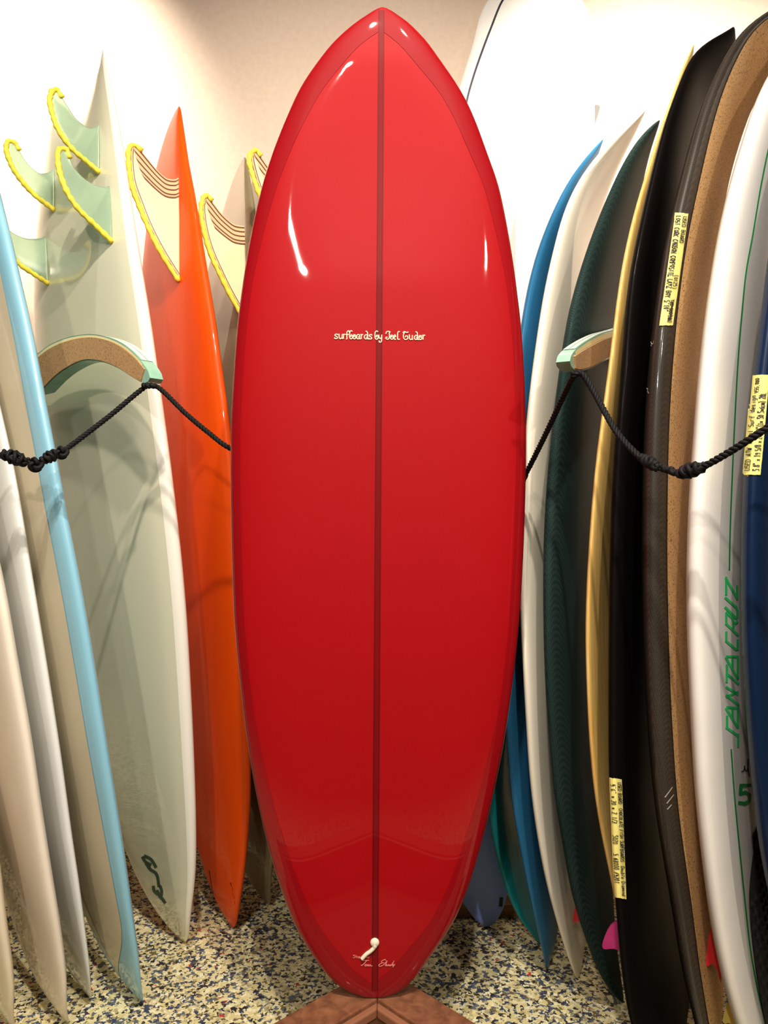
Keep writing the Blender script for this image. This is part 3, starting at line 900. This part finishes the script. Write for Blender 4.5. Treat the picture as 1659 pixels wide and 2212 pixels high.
olive = side_board([(529,340),(538,371),(546,416),(553,460),(562,600),(568,720),(574,900),(582,1200),(590,1500),(596,1700),(592,1850),(580,1940)],
                   'R', 1945, 339, -36, 0.50, 0.055, 'keelpin', 0.2, Y0=1.862)
olive.build('surfboard', 'olive green surfboard with taped wooden keel fin between orange and red boards', M['olive'])
fin(olive, [(532,696),(514,667),(497,637),(478,599),(456,551),(441,502),(434,457),(438,428)], [(527,488),(515,487),(501,482),(478,461),(460,437),(448,421)], M['fin_wood'], wood=True, tk=0.012)
rk = side_board([(640,262),(650,330),(665,450),(680,700),(700,1000),(710,1400),(705,1800),(690,1940)],
                'R', 1945, 258, -36, 0.50, 0.055, 'fish_down', 0.2, notch=0.08, tip_rail=True, Y0=1.83)
rk.build('surfboard', 'brown green surfboard mostly hidden behind the red board with taped wooden fin', M['olive_dark'])
fin(rk, [(640,560),(612,520),(585,470),(559,416),(546,379),(538,349),(542,330)], [(636,385),(612,383),(594,373),(579,360),(567,343),(553,324)], M['fin_wood'], wood=True, tk=0.012)

blue_l = side_board([(-45,220),(-20,320),(0,405),(22,491),(46,600),(67,690),(89,803),(108,907),(123,980),(145,1106),(160,1180),(175,1258),(197,1385),(217,1512),(235,1630),(255,1755),(274,1882),(291,2009),(302,2093),(303,2130),(297,2154)],
                    'R', 2154, 60, PL, 0.52, 0.057, 'blunt', 0.22)
blue_l.build('surfboard', 'sky blue surfboard with beige panel on its face, left of the clear finned board', M['skyblue'])
pw = lambda t, k=0.86: k * (1 - max(0, 1 - (t - .022) / 0.08) ** 2.2)
blue_l.face_strip('beige_panel', M['beige'], 0.022, 0.955, lambda t: -pw(t), lambda t: pw(t), -1, 0.0010, 130, 16)
blue_l.face_strip('pinline', M['ink'], 0.026, 0.9, lambda t: pw(t, .30), lambda t: pw(t, .32), -1, 0.0016, 110, 1)

l3 = side_board([(-55,640),(-30,740),(0,871),(29,998),(54,1140),(67,1222),(108,1475),(140,1690),(154,1798),(173,1924),(186,2030),(195,2114),(194,2138),(187,2146)],
                'R', 2146, 330, PL, 0.50, 0.042, 'blunt', 0.2)
l3.build('surfboard', 'cool white surfboard standing against the sky blue one', M['white_cool'])
l2 = side_board([(-60,950),(-30,1090),(2,1222),(47,1475),(65,1575),(91,1755),(114,1903),(137,2051),(145,2148),(139,2197)],
                'R', 2197, 420, PL, 0.50, 0.052, 'blunt', 0.2)
l2.build('surfboard', 'cream white surfboard between the cool white one and the frontmost white one', M['warm_white'])
l1 = side_board([(-120,1350),(-60,1620),(0,1870),(13,1988),(25,2072),(32,2156),(25,2209)],
                'R', 2209, 560, PL, 0.50, 0.052, 'blunt', 0.2)
l1.build('surfboard', 'warm white surfboard, outermost of the pale row beside the cream one', M['cream'])

# ================================================================== RIGHT RACK
PR = 26
longb = front_board([(1156,-60),(1154,90),(1150,300),(1120,900),(1060,1500),(1040,1700)], 1690, -78,
                    lambda py, l: 470 * (max(0, 1 - abs(2 * l - 1) ** 2.6)) ** 0.55 * (0.93 if py < 200 else 1), 2.12, 2.25, 0.06)
LW = Smooth1D([(-78,4),(-60,95),(-30,165),(0,212),(90,272),(190,336),(330,405),(600,468),(900,480),(1300,430),(1550,300),(1660,120),(1690,6)])
py_ = CY + F * (CAMH - longb.Z) / longb.Y
longb.HW = np.array([max(0.001, LW(q)) / 2 / F * Y for q, Y in zip(py_, longb.Y)])
z0_ = longb.Z[0]
longb.Z = longb.Z + (0 - z0_) * (1 - longb.L)
longb.build('surfboard', 'tall white longboard with thin black pinline against the back wall', M['white'])
decal(longb, 'pinline', [[(1112,-25),(1085,2),(1060,62),(1040,115),(1022,168),(1008,220),(996,290)]], 4.2, M['black_line'], 0.001, smooth=True, step=4)

aqua = side_board([(1287,90),(1240,104),(1200,132),(1160,190),(1138,250),(1122,330),(1114,450),(1112,600),(1115,800),(1130,1100),(1140,1500),(1150,1800),(1160,1930)],
                  'L', 1930, 88, 58, 0.36, 0.045, 'round', 0.10, Y0=1.97)
aqua.build('surfboard', 'pale aqua white round nosed surfboard behind the ocean blue one', M['pale_aqua'])
per = front_board([(940,900),(965,1400),(1018,1800),(1040,1920),(1053,2014)], 2014, 900, lambda py, l: 1, 1.76, 1.85, 0.035, psi=90)
PW = Smooth1D([(900,4),(915,80),(960,140),(1050,180),(1300,190),(1600,180),(1800,155),(1900,122),(1941,104),(1979,72),(2004,34),(2010,18),(2014,4)])
py_ = CY + F * (CAMH - per.Z) / per.Y
per.HW = np.array([max(0.001, PW(q)) / 2 / F * Y for q, Y in zip(py_, per.Y)])
per.Z = per.Z - per.Z[0] * (1 - per.L)
per.build('surfboard', 'periwinkle blue surfboard with rounded tail on the floor behind the red board', M['periwinkle'])
decal(per, 'leash_slot', [[(1083,1938),(1081,1958)]], 8, M['plug'], 0.001)
teal = side_board([(1085,1000),(1075,1300),(1060,1550),(1052,1700),(1056,1772),(1070,1848),(1086,1907),(1107,1962),(1129,2000),(1156,2027)],
                  'L', 2040, 1000, 22, 0.24, 0.035, 'point', 0.03)
teal.build('surfboard', 'teal surfboard leaning between periwinkle and ocean blue boards', M['teal'])
blue_r = side_board([(1302,301),(1272,329),(1230,383),(1196,447),(1171,506),(1145,590),(1126,691),(1108,850),(1094,1050),(1086,1250),(1086,1450),(1094,1600),(1105,1738),(1124,1844),(1145,1949),(1166,2033),(1183,2094)],
                    'L', 2100, 300, PR, 0.44, 0.042, 'point', 0.2, Y0=1.60)
blue_r.build('surfboard', 'ocean blue surfboard with pointed tip between ivory board and red board', M['blue'])
ivory = side_board([(1395,236),(1340,280),(1290,330),(1255,375),(1221,442),(1196,531),(1175,624),(1160,720),(1145,831),(1134,940),(1127,1100),(1124,1331),(1129,1439),(1136,1565),(1145,1700),(1162,1823),(1183,1928),(1209,2016),(1234,2088),(1249,2112)],
                   'L', 2112, 236, PR, 0.50, 0.042, 'point', 0.2, p=3.6)
ivory.build('surfboard', 'slim ivory surfboard standing between ocean blue and dark green boards', M['ivory'])
decal(ivory, 'stringer', [[(1395,240),(1391,268)]], 2.2, M['ink'], 0.001)
green = side_board([(1425,259),(1398,274),(1373,303),(1339,358),(1310,421),(1284,484),(1255,569),(1228,665),(1215,740),(1201,849),(1186,975),(1179,1065),(1174,1174),(1173,1300),(1177,1475),(1185,1601),(1197,1733),(1217,1844),(1234,1941),(1259,2021),(1289,2097),(1318,2147),(1343,2164)],
                   'L', 2166, 259, PR, 0.48, 0.05, 'pin', 0.2)
green.build('surfboard', 'dark green woven cloth surfboard beside the slim ivory one', M['green_cloth'])
small_fin(green, 0.10, -0.25, -1, 0.08, 0.028, M['red_fin'])
bam = side_board([(1490,110),(1476,134),(1450,205),(1432,255),(1414,300),(1395,370),(1373,438),(1356,506),(1339,590),(1328,675),(1318,758),(1306,849),(1291,957),(1278,1083),(1271,1192),(1265,1300),(1264,1400),(1267,1493),(1272,1601),(1283,1720),(1301,1823),(1318,1899),(1328,1950),(1342,2060),(1350,2120)],
                 'L', 2190, 95, PR, 0.42, 0.026, 'pin', 0.2, Y0=1.37)
bam.build('surfboard', 'yellow bamboo veneer surfboard squeezed between dark green and black boards', M['bamboo'])
black = side_board([(1579,67),(1550,71),(1525,80),(1503,97),(1482,131),(1461,185),(1440,236),(1423,295),(1407,358),(1388,442),(1371,520),(1356,600),(1348,690),(1342,775),(1336,849),(1329,921),(1324,993),(1319,1101),(1315,1294),(1314,1475),(1314,1640),(1318,1780),(1325,1924),(1333,1991),(1339,2097),(1350,2172),(1357,2212),(1375,2270)],
                   'L', 2290, 66, PR, 0.56, 0.042, 'squash', 0.2, Y0=1.355)
black.build('surfboard', 'plain black surfboard with paper label low on its rail', M['black'])
small_fin(black, 0.13, -0.5, -1, 0.075, 0.045, M['pink_fin'])
q3 = [(1318,1680),(1341,1683),(1351,1942),(1328,1937)]
tp = tape(black, q3)
tape_text(black, q3, [('USED BOARD  CHOCOLATE FISH SURFBOARDS  Double Diamond', .03, .98, .58, .32), ("5'6\" x 20 x 2 1/2     5020    S 68000 /5201", .05, .88, .12, .30)], 'down', tp, 1.15)

carb = side_board([(1672,11),(1630,25),(1600,48),(1579,76),(1554,118),(1529,164),(1508,219),(1487,286),(1466,371),(1445,455),(1428,543),(1413,650),(1403,740),(1396,831),(1390,939),(1387,1083),(1386,1230),(1388,1340),(1392,1475),(1400,1615),(1411,1750),(1432,1886),(1449,1983),(1461,2067),(1478,2151),(1491,2205),(1515,2290)],
                  'L', 2320, 10, PR, 0.54, 0.060, 'carb', 0.2, Y0=1.30)
carb.build('surfboard', 'grey carbon surfboard with cork deck and long paper label', M['carbon'])
carb.face_strip('cork_deck', M['cork'], 0.02, 0.98, lambda t: -0.89, lambda t: 0.89, 1, 0.0012, 110, 24)
q1 = [(1459.7,460),(1485,462),(1451.6,703),(1425,704)]
tp = tape(carb, q1)
tape_text(carb, q1, [('USED BOARD', .03, .27, .58, .30), ("LOST CORK CARBON COMPOSITE LAYZ BOY 5'10\"", .03, .88, .14, .30), ('(0125)', .55, .68, .55, .28), ('Y60,000(NN)', .77, .98, .50, .30)], 'down', tp, 1.3)
decal(carb, 'strike_mark', [[quad_px(q1, .72, .80), quad_px(q1, .66, .86), quad_px(q1, .7, .92)]], 3, M['ink'], 0.0025, parent=tp)
for sc_px in ([(1404,735),(1408,748)], [(1396,838),(1402,850)], [(1436,1722),(1452,1700)], [(1440,1735),(1455,1716)], [(1441,1748),(1450,1738)]):
    decal(carb, 'scratch', [sc_px], 2.2, M['scratch'], 0.0006)

wh = side_board([(1690,100),(1659,145),(1626,211),(1605,278),(1584,345),(1562,430),(1546,506),(1533,590),(1520,680),(1513,740),(1504,831),(1497,939),(1490,1029),(1484,1137),(1482,1250),(1482,1340),(1486,1457),(1492,1583),(1499,1718),(1508,1810),(1520,1915),(1537,2033),(1554,2118),(1577,2202),(1610,2290)],
                'L', 2370, 20, PR + 9, 0.54, 0.068, 'pin', 0.2, Y0=1.22, p=2.6)
wh.build('surfboard', 'white surfboard with green pinline and green block lettering', M['white'])
GLn1 = [(1672,270),(1659,324),(1643,404),(1626,506),(1611,590),(1602,680),(1594,776),(1587,903),(1582,1011),(1577,1137),(1575,1231)]
decal(wh, 'pinline', [GLn1], 3.2, M['green_line'], 0.0004, smooth=True, step=8)
decal(wh, 'pinline', [[(1579,1618),(1586,1717),(1596,1823),(1609,1949),(1621,2054),(1638,2147),(1655,2215)]], 3.2, M['green_line'], 0.0004, smooth=True, step=8)
def c5(x, y): return (1540 + x * 0.2532, 1220 + y * 0.2532)
SCL = [[(111,100),(111,258)],[(106,108),(208,292)],[(204,175),(204,298)],
       [(104,280),(196,362),(207,395),(205,440),(196,455),(104,362)],
       [(112,405),(112,508)],[(106,498),(215,602)],[(112,405),(165,455),(176,500),(170,540)],[(166,512),(212,482)],
       [(112,568),(112,655)],[(106,645),(200,728)],[(208,635),(208,728)],
       [(110,782),(216,784)],[(210,780),(210,975)],[(108,788),(212,978)],[(165,800),(165,880)],
       [(116,850),(116,1005)],[(112,925),(220,1018)],
       [(108,1040),(216,1108)],[(216,1082),(108,1128)],[(108,1110),(220,1200)],
       [(110,1215),(216,1222)],[(210,1218),(210,1392)],[(108,1222),(212,1392)],[(165,1232),(165,1305)],
       [(118,1285),(118,1398)],[(108,1385),(218,1462)],[(213,1440),(213,1555)]]
decal(wh, 'lettering', [[c5(*p) for p in s] for s in SCL], 5.2, M['green_ink'], 0.0004, step=4)
decal(wh, 'lettering', [[c5(*p) for p in [(318,1882),(238,1882),(232,1955),(275,1940),(312,1965),(308,2015),(270,2038),(222,2030)]]], 7.5, M['green_line'], 0.0004, step=3)
decal(wh, 'lettering', [[c5(*p) for p in [(240,1765),(262,1755),(268,1712),(272,1745),(290,1760),(300,1700)]], [c5(*p) for p in [(300,1655),(296,1720),(310,1810)]]], 2.4, M['ink'], 0.0004, smooth=True, step=2)
# tail pad: raised diamonds on a base sheet
pad = wh.face_strip('traction_pad', M['pad'], 0.05, 0.235, lambda t: -0.62 + 0.25 * max(0, (t - .19) / .045) ** 2, lambda t: 0.62, 1, 0.005, 24, 12)
V, Fc = [], []
for i in range(18):
    for j in range(10):
        t = 0.056 + 0.0098 * i
        s = -0.56 + 0.118 * j + (0.059 if i % 2 else 0)
        if t > 0.2 and s < -0.42: continue
        o = len(V)
        def pp(tt, ss, off):
            c = math.copysign(min(1, abs(ss)) ** (wh.p / 2), ss)
            return wh.point(tt, math.acos(max(-1, min(1, c)))) + wh.v * off
        V += [pp(t - .0045, s, .005), pp(t, s - .045, .005), pp(t + .0045, s, .005), pp(t, s + .045, .005), pp(t, s, .0085)]
        Fc += [(o, o + 1, o + 4), (o + 1, o + 2, o + 4), (o + 2, o + 3, o + 4), (o + 3, o, o + 4)]
tag(mesh_obj('pad_studs', V, Fc, M['pad'], pad, smooth=False), kind='stuff')
small_fin(wh, 0.155, -0.6, -1, 0.11, 0.02, M['red_fin'])
small_fin(wh, 0.09, -0.5, -1, 0.06, 0.025, M['yellow_fin'])

navy = side_board([(1740,200),(1690,380),(1659,530),(1648,620),(1642,680),(1634,740),(1625,812),(1612,939),(1605,1029),(1601,1155),(1600,1258),(1602,1403),(1609,1529),(1617,1635),(1626,1738),(1638,1844),(1653,1928),(1700,2110),(1760,2260)],
                  'L', 2400, 60, PR + 9, 0.52, 0.056, 'pin', 0.2, Y0=1.18)
navy.build('surfboard', 'navy blue surfboard with paper label beside the white lettered board', M['navy'])
q2 = [(1625,811),(1660,810),(1641,1026),(1606,1026)]
tp = tape(navy, q2)
tape_text(navy, q2, [('USED ATW ideal Surf design', .04, .80, .60, .26), ("5.8\" x 19 5/8 x 2 1/2\"(1x 50.5x6cm) 28L", .04, .82, .14, .28), ('Y55,000', .82, .97, .48, .2)], 'up', tp, 1.4)

# ================================================================== RACK ARMS
def arm(outer, inner, p0, psi, thick, label, cork_in, back_ext):
    """outer/inner: pixel outlines of the face turned to the viewer, from root to tip; the face stands in the vertical plane through p0"""
    ps = math.radians(psi)
    u = Vector((math.sin(ps), math.cos(ps), 0))
    n = Vector((math.cos(ps), -math.sin(ps), 0))
    sgn = 1 if n.dot(Vector((0, 0, CAMH)) - p0) > 0 else -1
    n = n * sgn                                            # towards the viewer
    A = resample(spline([tuple(on_plane(x, y, p0, n)) for x, y in outer], per=6), 40)
    Bq = resample(spline([tuple(on_plane(x, y, p0, n)) for x, y in inner], per=6), 40)
    A = [Vector(q) for q in A]; Bq = [Vector(q) for q in Bq]
    # straight tail running back to the wall
    rt = (A[0] + Bq[0]) / 2; hz = (A[0] - Bq[0]).length / 2
    kk = (WALLY - rt.y) / u.y
    ext = []
    for s in (1.0, 0.66, 0.33):
        c = rt + u * kk * s
        ext.append((c + Vector((0, 0, hz)), c - Vector((0, 0, hz))))
    A = [e[0] for e in ext] + A; Bq = [e[1] for e in ext] + Bq
    N = len(A)
    root = tag(link(bpy.data.objects.new('rack_arm', None)), label, 'rack arm')
    root.location = rt + u * kk
    # rounded tip: half circle in section across the thickness
    K = 8
    V, Fc = [], []
    prof = [(-math.cos(math.pi * k / K)) for k in range(K + 1)]
    for i in range(N):
        for k in range(K + 1):                             # outer surface, front to back
            V.append(A[i] - n * thick * (0.5 + 0.5 * prof[k]))
    o2 = len(V)
    for i in range(N):
        for k in range(K + 1):
            V.append(Bq[i] - n * thick * (0.5 + 0.5 * prof[k]))
    for i in range(N - 1):
        for k in range(K):
            q = i * (K + 1) + k
            Fc.append((q, q + 1, q + K + 2, q + K + 1))
            Fc.append((o2 + q, o2 + q + K + 1, o2 + q + K + 2, o2 + q + 1))
        for k in (0, K):
            q = i * (K + 1) + k
            Fc.append((q, q + K + 1, o2 + q + K + 1, o2 + q))
    for i in (0, N - 1):
        for k in range(K):
            q = i * (K + 1) + k
            Fc.append((q, q + 1, o2 + q + 1, o2 + q))
    body = mesh_obj('arm_body', V, Fc, M['teal_foam'], root)
    bm = bmesh.new(); bm.from_mesh(body.data); bmesh.ops.recalc_face_normals(bm, faces=bm.faces); bm.to_mesh(body.data); bm.free()
    em = body.modifiers.new('edges', 'EDGE_SPLIT'); em.split_angle = math.radians(50)
    # cork pad on the face
    def inset(i):
        a, b = A[i], Bq[i]
        f = cork_in
        return a.lerp(b, f), a.lerp(b, 1 - f * 0.35)
    idx = list(range(2, N - 2))
    V, Fc = [], []
    for lay in (0.003, 0.0):
        for i in idx:
            a, b = inset(i)
            for k in range(4):
                V.append(a.lerp(b, k / 3) + n * lay)
    m = len(idx)
    for i in range(m - 1):
        for k in range(3):
            q = i * 4 + k
            Fc.append((q, q + 1, q + 5, q + 4))
        for k in (0, 3):
            q = i * 4 + k
            Fc.append((q, q + 4, 4 * m + q + 4, 4 * m + q))
    for i in (0, m - 1):
        for k in range(3):
            q = i * 4 + k
            Fc.append((q, q + 1, 4 * m + q + 1, 4 * m + q))
    mesh_obj('cork_pad', V, Fc, M['arm_cork'], root, smooth=False)
    # resin layers along the outer edge
    for k0, k1, mm in ((0.02, 0.12, 'strip_green'), (0.14, 0.5, 'strip_white'), (0.52, 0.6, 'strip_green'), (0.62, 0.98, 'strip_white')):
        V, Fc = [], []
        for i in range(2, N - 4):
            up = (A[i] - Bq[i]).normalized()
            for s in (k0, k1):
                V.append(A[i] - n * thick * s + up * 0.0012)
        for i in range(len(V) // 2 - 1):
            Fc.append((2 * i, 2 * i + 1, 2 * i + 3, 2 * i + 2))
        mesh_obj('resin_layer', V, Fc, M[mm], root)
    V, Fc = [], []
    for i in range(2, N - 3):
        a, b = A[i], Bq[i]
        V += [a.lerp(b, 0.03) + n * .0010, a.lerp(b, cork_in * 0.9) + n * .0010]
    for i in range(len(V) // 2 - 1):
        Fc.append((2 * i, 2 * i + 1, 2 * i + 3, 2 * i + 2))
    mesh_obj('resin_layer', V, Fc, M['strip_yellow'], root)
    return root, A, Bq, n

LT = pix(318, 812, 1.45)
arm_l, AL, BL, nL = arm([(83,763),(108,745),(145,730),(188,723),(224,727),(260,741),(289,763),(311,788),(322,806),(324,816)],
                        [(92,845),(119,817),(145,797),(181,780),(217,781),(253,794),(280,811),(300,823),(312,827),(320,824)],
                        LT, -48, 0.028, 'curved rack arm with cork face over the clear finned board', 0.12, None)
RT = pix(1232, 785, 1.21)
arm_r, AR, BR, nR = arm([(1345,708),(1322,715),(1298,722),(1269,737),(1244,755),(1234,768),(1231,780)],
                        [(1345,764),(1313,776),(1284,792),(1262,800),(1247,801),(1239,797),(1233,789)],
                        RT, 26, 0.022, 'curved rack arm with cork face in front of the dark green board', 0.22, None)

# ================================================================== ROPE
rp = [(-60, 968, 1.33), (0, 984, 1.33), (25, 990, 1.33), (78, 1000, 1.335), (130, 978, 1.345), (170, 950, 1.37), (240, 896, 1.41), (300, 846, 1.44), (322, 833, 1.445),
      (346, 840, 1.445), (400, 892, 1.435), (450, 934, 1.425), (500, 970, 1.415), (600, 1010, 1.405), (820, 1050, 1.405), (1040, 1060, 1.400), (1120, 1045, 1.392), (1140, 1015, 1.385),
      (1180, 935, 1.31), (1220, 850, 1.235), (1240, 812, 1.19), (1258, 808, 1.185), (1285, 850, 1.17), (1330, 930, 1.125), (1380, 985, 1.085), (1420, 1008, 1.055), (1470, 1022, 1.025), (1510, 1012, 0.995), (1570, 980, 0.965), (1659, 924, 0.93), (1720, 890, 0.92)]
ends_l = [(-2.60, 1.00, 1.32), (-2.0, 1.04, 1.14), (-1.3, 1.10, 1.05), (-0.9, 1.21, 1.045)]   # carried on to hooks on the side walls
ends_r = [(0.62, 0.87, 1.09), (1.0, 0.82, 1.12), (1.8, 0.76, 1.20), (2.60, 0.72, 1.34)]
path = resample(spline(ends_l + [tuple(pix(*q)) for q in rp] + ends_r, per=8), 1700)
def strand(phase, r=0.0026, amp=0.0027, pitch=0.021):
    P = [Vector(q) for q in path]
    out = []
    s = 0
    for i, q in enumerate(P):
        t = (P[min(i + 1, len(P) - 1)] - P[max(i - 1, 0)]).normalized()
        a = Vector((0, 0, 1)) - t * t.z
        a.normalize(); b = t.cross(a)
        if i: s += (q - P[i - 1]).length
        an = 2 * math.pi * s / pitch + phase
        out.append(q + (a * math.cos(an) + b * math.sin(an)) * amp)
    return tube_mesh(out, r, 6)
v, f = merge([strand(0), strand(2.094), strand(4.189)])
rope = mesh_obj('rope', v, f, M['rope'], None, base=tuple(Vector(path[0]) + Vector((0.01, 0, 0))))
tag(rope, 'black twisted rope with knots strung between the two cork rack arms', 'rope')
def knot(px0, px1, width, turns, seed, name='knot'):
    a, b = pix(*px0), pix(*px1)
    r = random.Random(seed)
    ax = (b - a).normalized(); Ln = (b - a).length
    e1 = (Vector((0, 0, 1)) - ax * ax.z).normalized(); e2 = ax.cross(e1)
    P = []
    n = turns * 14
    for i in range(n + 1):
        f = i / n
        rad = width / 2 * (0.55 + 0.45 * math.sin(math.pi * min(1, max(0, f * .9 + .05)))) - 0.0028
        an = 2 * math.pi * turns * f
        P.append(a + ax * (Ln * f + 0.0015 * math.sin(an * 2.3)) + (e1 * math.cos(an) + e2 * math.sin(an)) * max(.001, rad + r.uniform(-.0006, .0006)))
    parts = [tube_mesh(P, 0.0036, 6)]
    for k in range(3):                                     # long strands bound inside
        ph = 2 * math.pi * k / 3 + seed
        P2 = []
        for i in range(12):
            f = i / 11
            rad = (width / 2 - 0.005) * math.sin(math.pi * f) ** .6
            P2.append(a + ax * Ln * (f * 1.04 - .02) + (e1 * math.cos(ph + 2 * f) + e2 * math.sin(ph + 2 * f)) * rad)
        parts.append(tube_mesh(P2, 0.004, 6))
    v, f = merge(parts)
    return mesh_obj(name, v, f, M['rope'], rope)
def blob(px, rad, seed):
    c = pix(*px)
    P = []
    for i in range(61):
        a = 2 * math.pi * i / 60
        P.append(c + Vector(((math.cos(3 * a) * .35 + .75) * math.cos(2 * a), math.sin(3 * a) * .7, (math.cos(3 * a) * .35 + .75) * math.sin(2 * a))) * rad)
    v, f = tube_mesh(P, rad * 0.42, 6)
    return mesh_obj('knot', v, f, M['rope'], rope)
knot((6, 980, 1.328), (58, 998, 1.332), 0.027, 4, 1)
blob((78, 1004, 1.33), 0.0095, 2)
knot((90, 995, 1.335), (128, 977, 1.345), 0.022, 4, 3)
blob((134, 978, 1.343), 0.0085, 4)
knot((1385, 988, 1.078), (1422, 1010, 1.05), 0.018, 5, 5)
knot((1432, 1010, 1.043), (1466, 1023, 1.022), 0.011, 2, 6)
knot((1466, 1024, 1.022), (1518, 1008, 0.99), 0.021, 4, 7)
knot((308, 832, 1.437), (336, 834, 1.437), 0.012, 3, 8, 'arm_hitch')
knot((1236, 806, 1.19), (1258, 806, 1.185), 0.010, 3, 9, 'arm_hitch')

for e, sx in ((ends_l[0], 1), (ends_r[-1], -1)):           # eye hooks holding the rope ends
    c = Vector(e) + Vector((sx * 0.022, 0, 0))
    ring = [c + Vector((0.014 * math.cos(a), 0, 0.014 * math.sin(a))) for a in [2 * math.pi * i / 20 for i in range(21)]]
    stem = [Vector(e) + Vector((sx * 0.0005, 0, 0)), Vector(e) + Vector((sx * 0.01, 0, 0))]
    v, f = merge([tube_mesh(ring, 0.0025, 8), tube_mesh(stem, 0.004, 8)])
    mesh_obj('eye_hook', v, f, M['lamp'], rope)
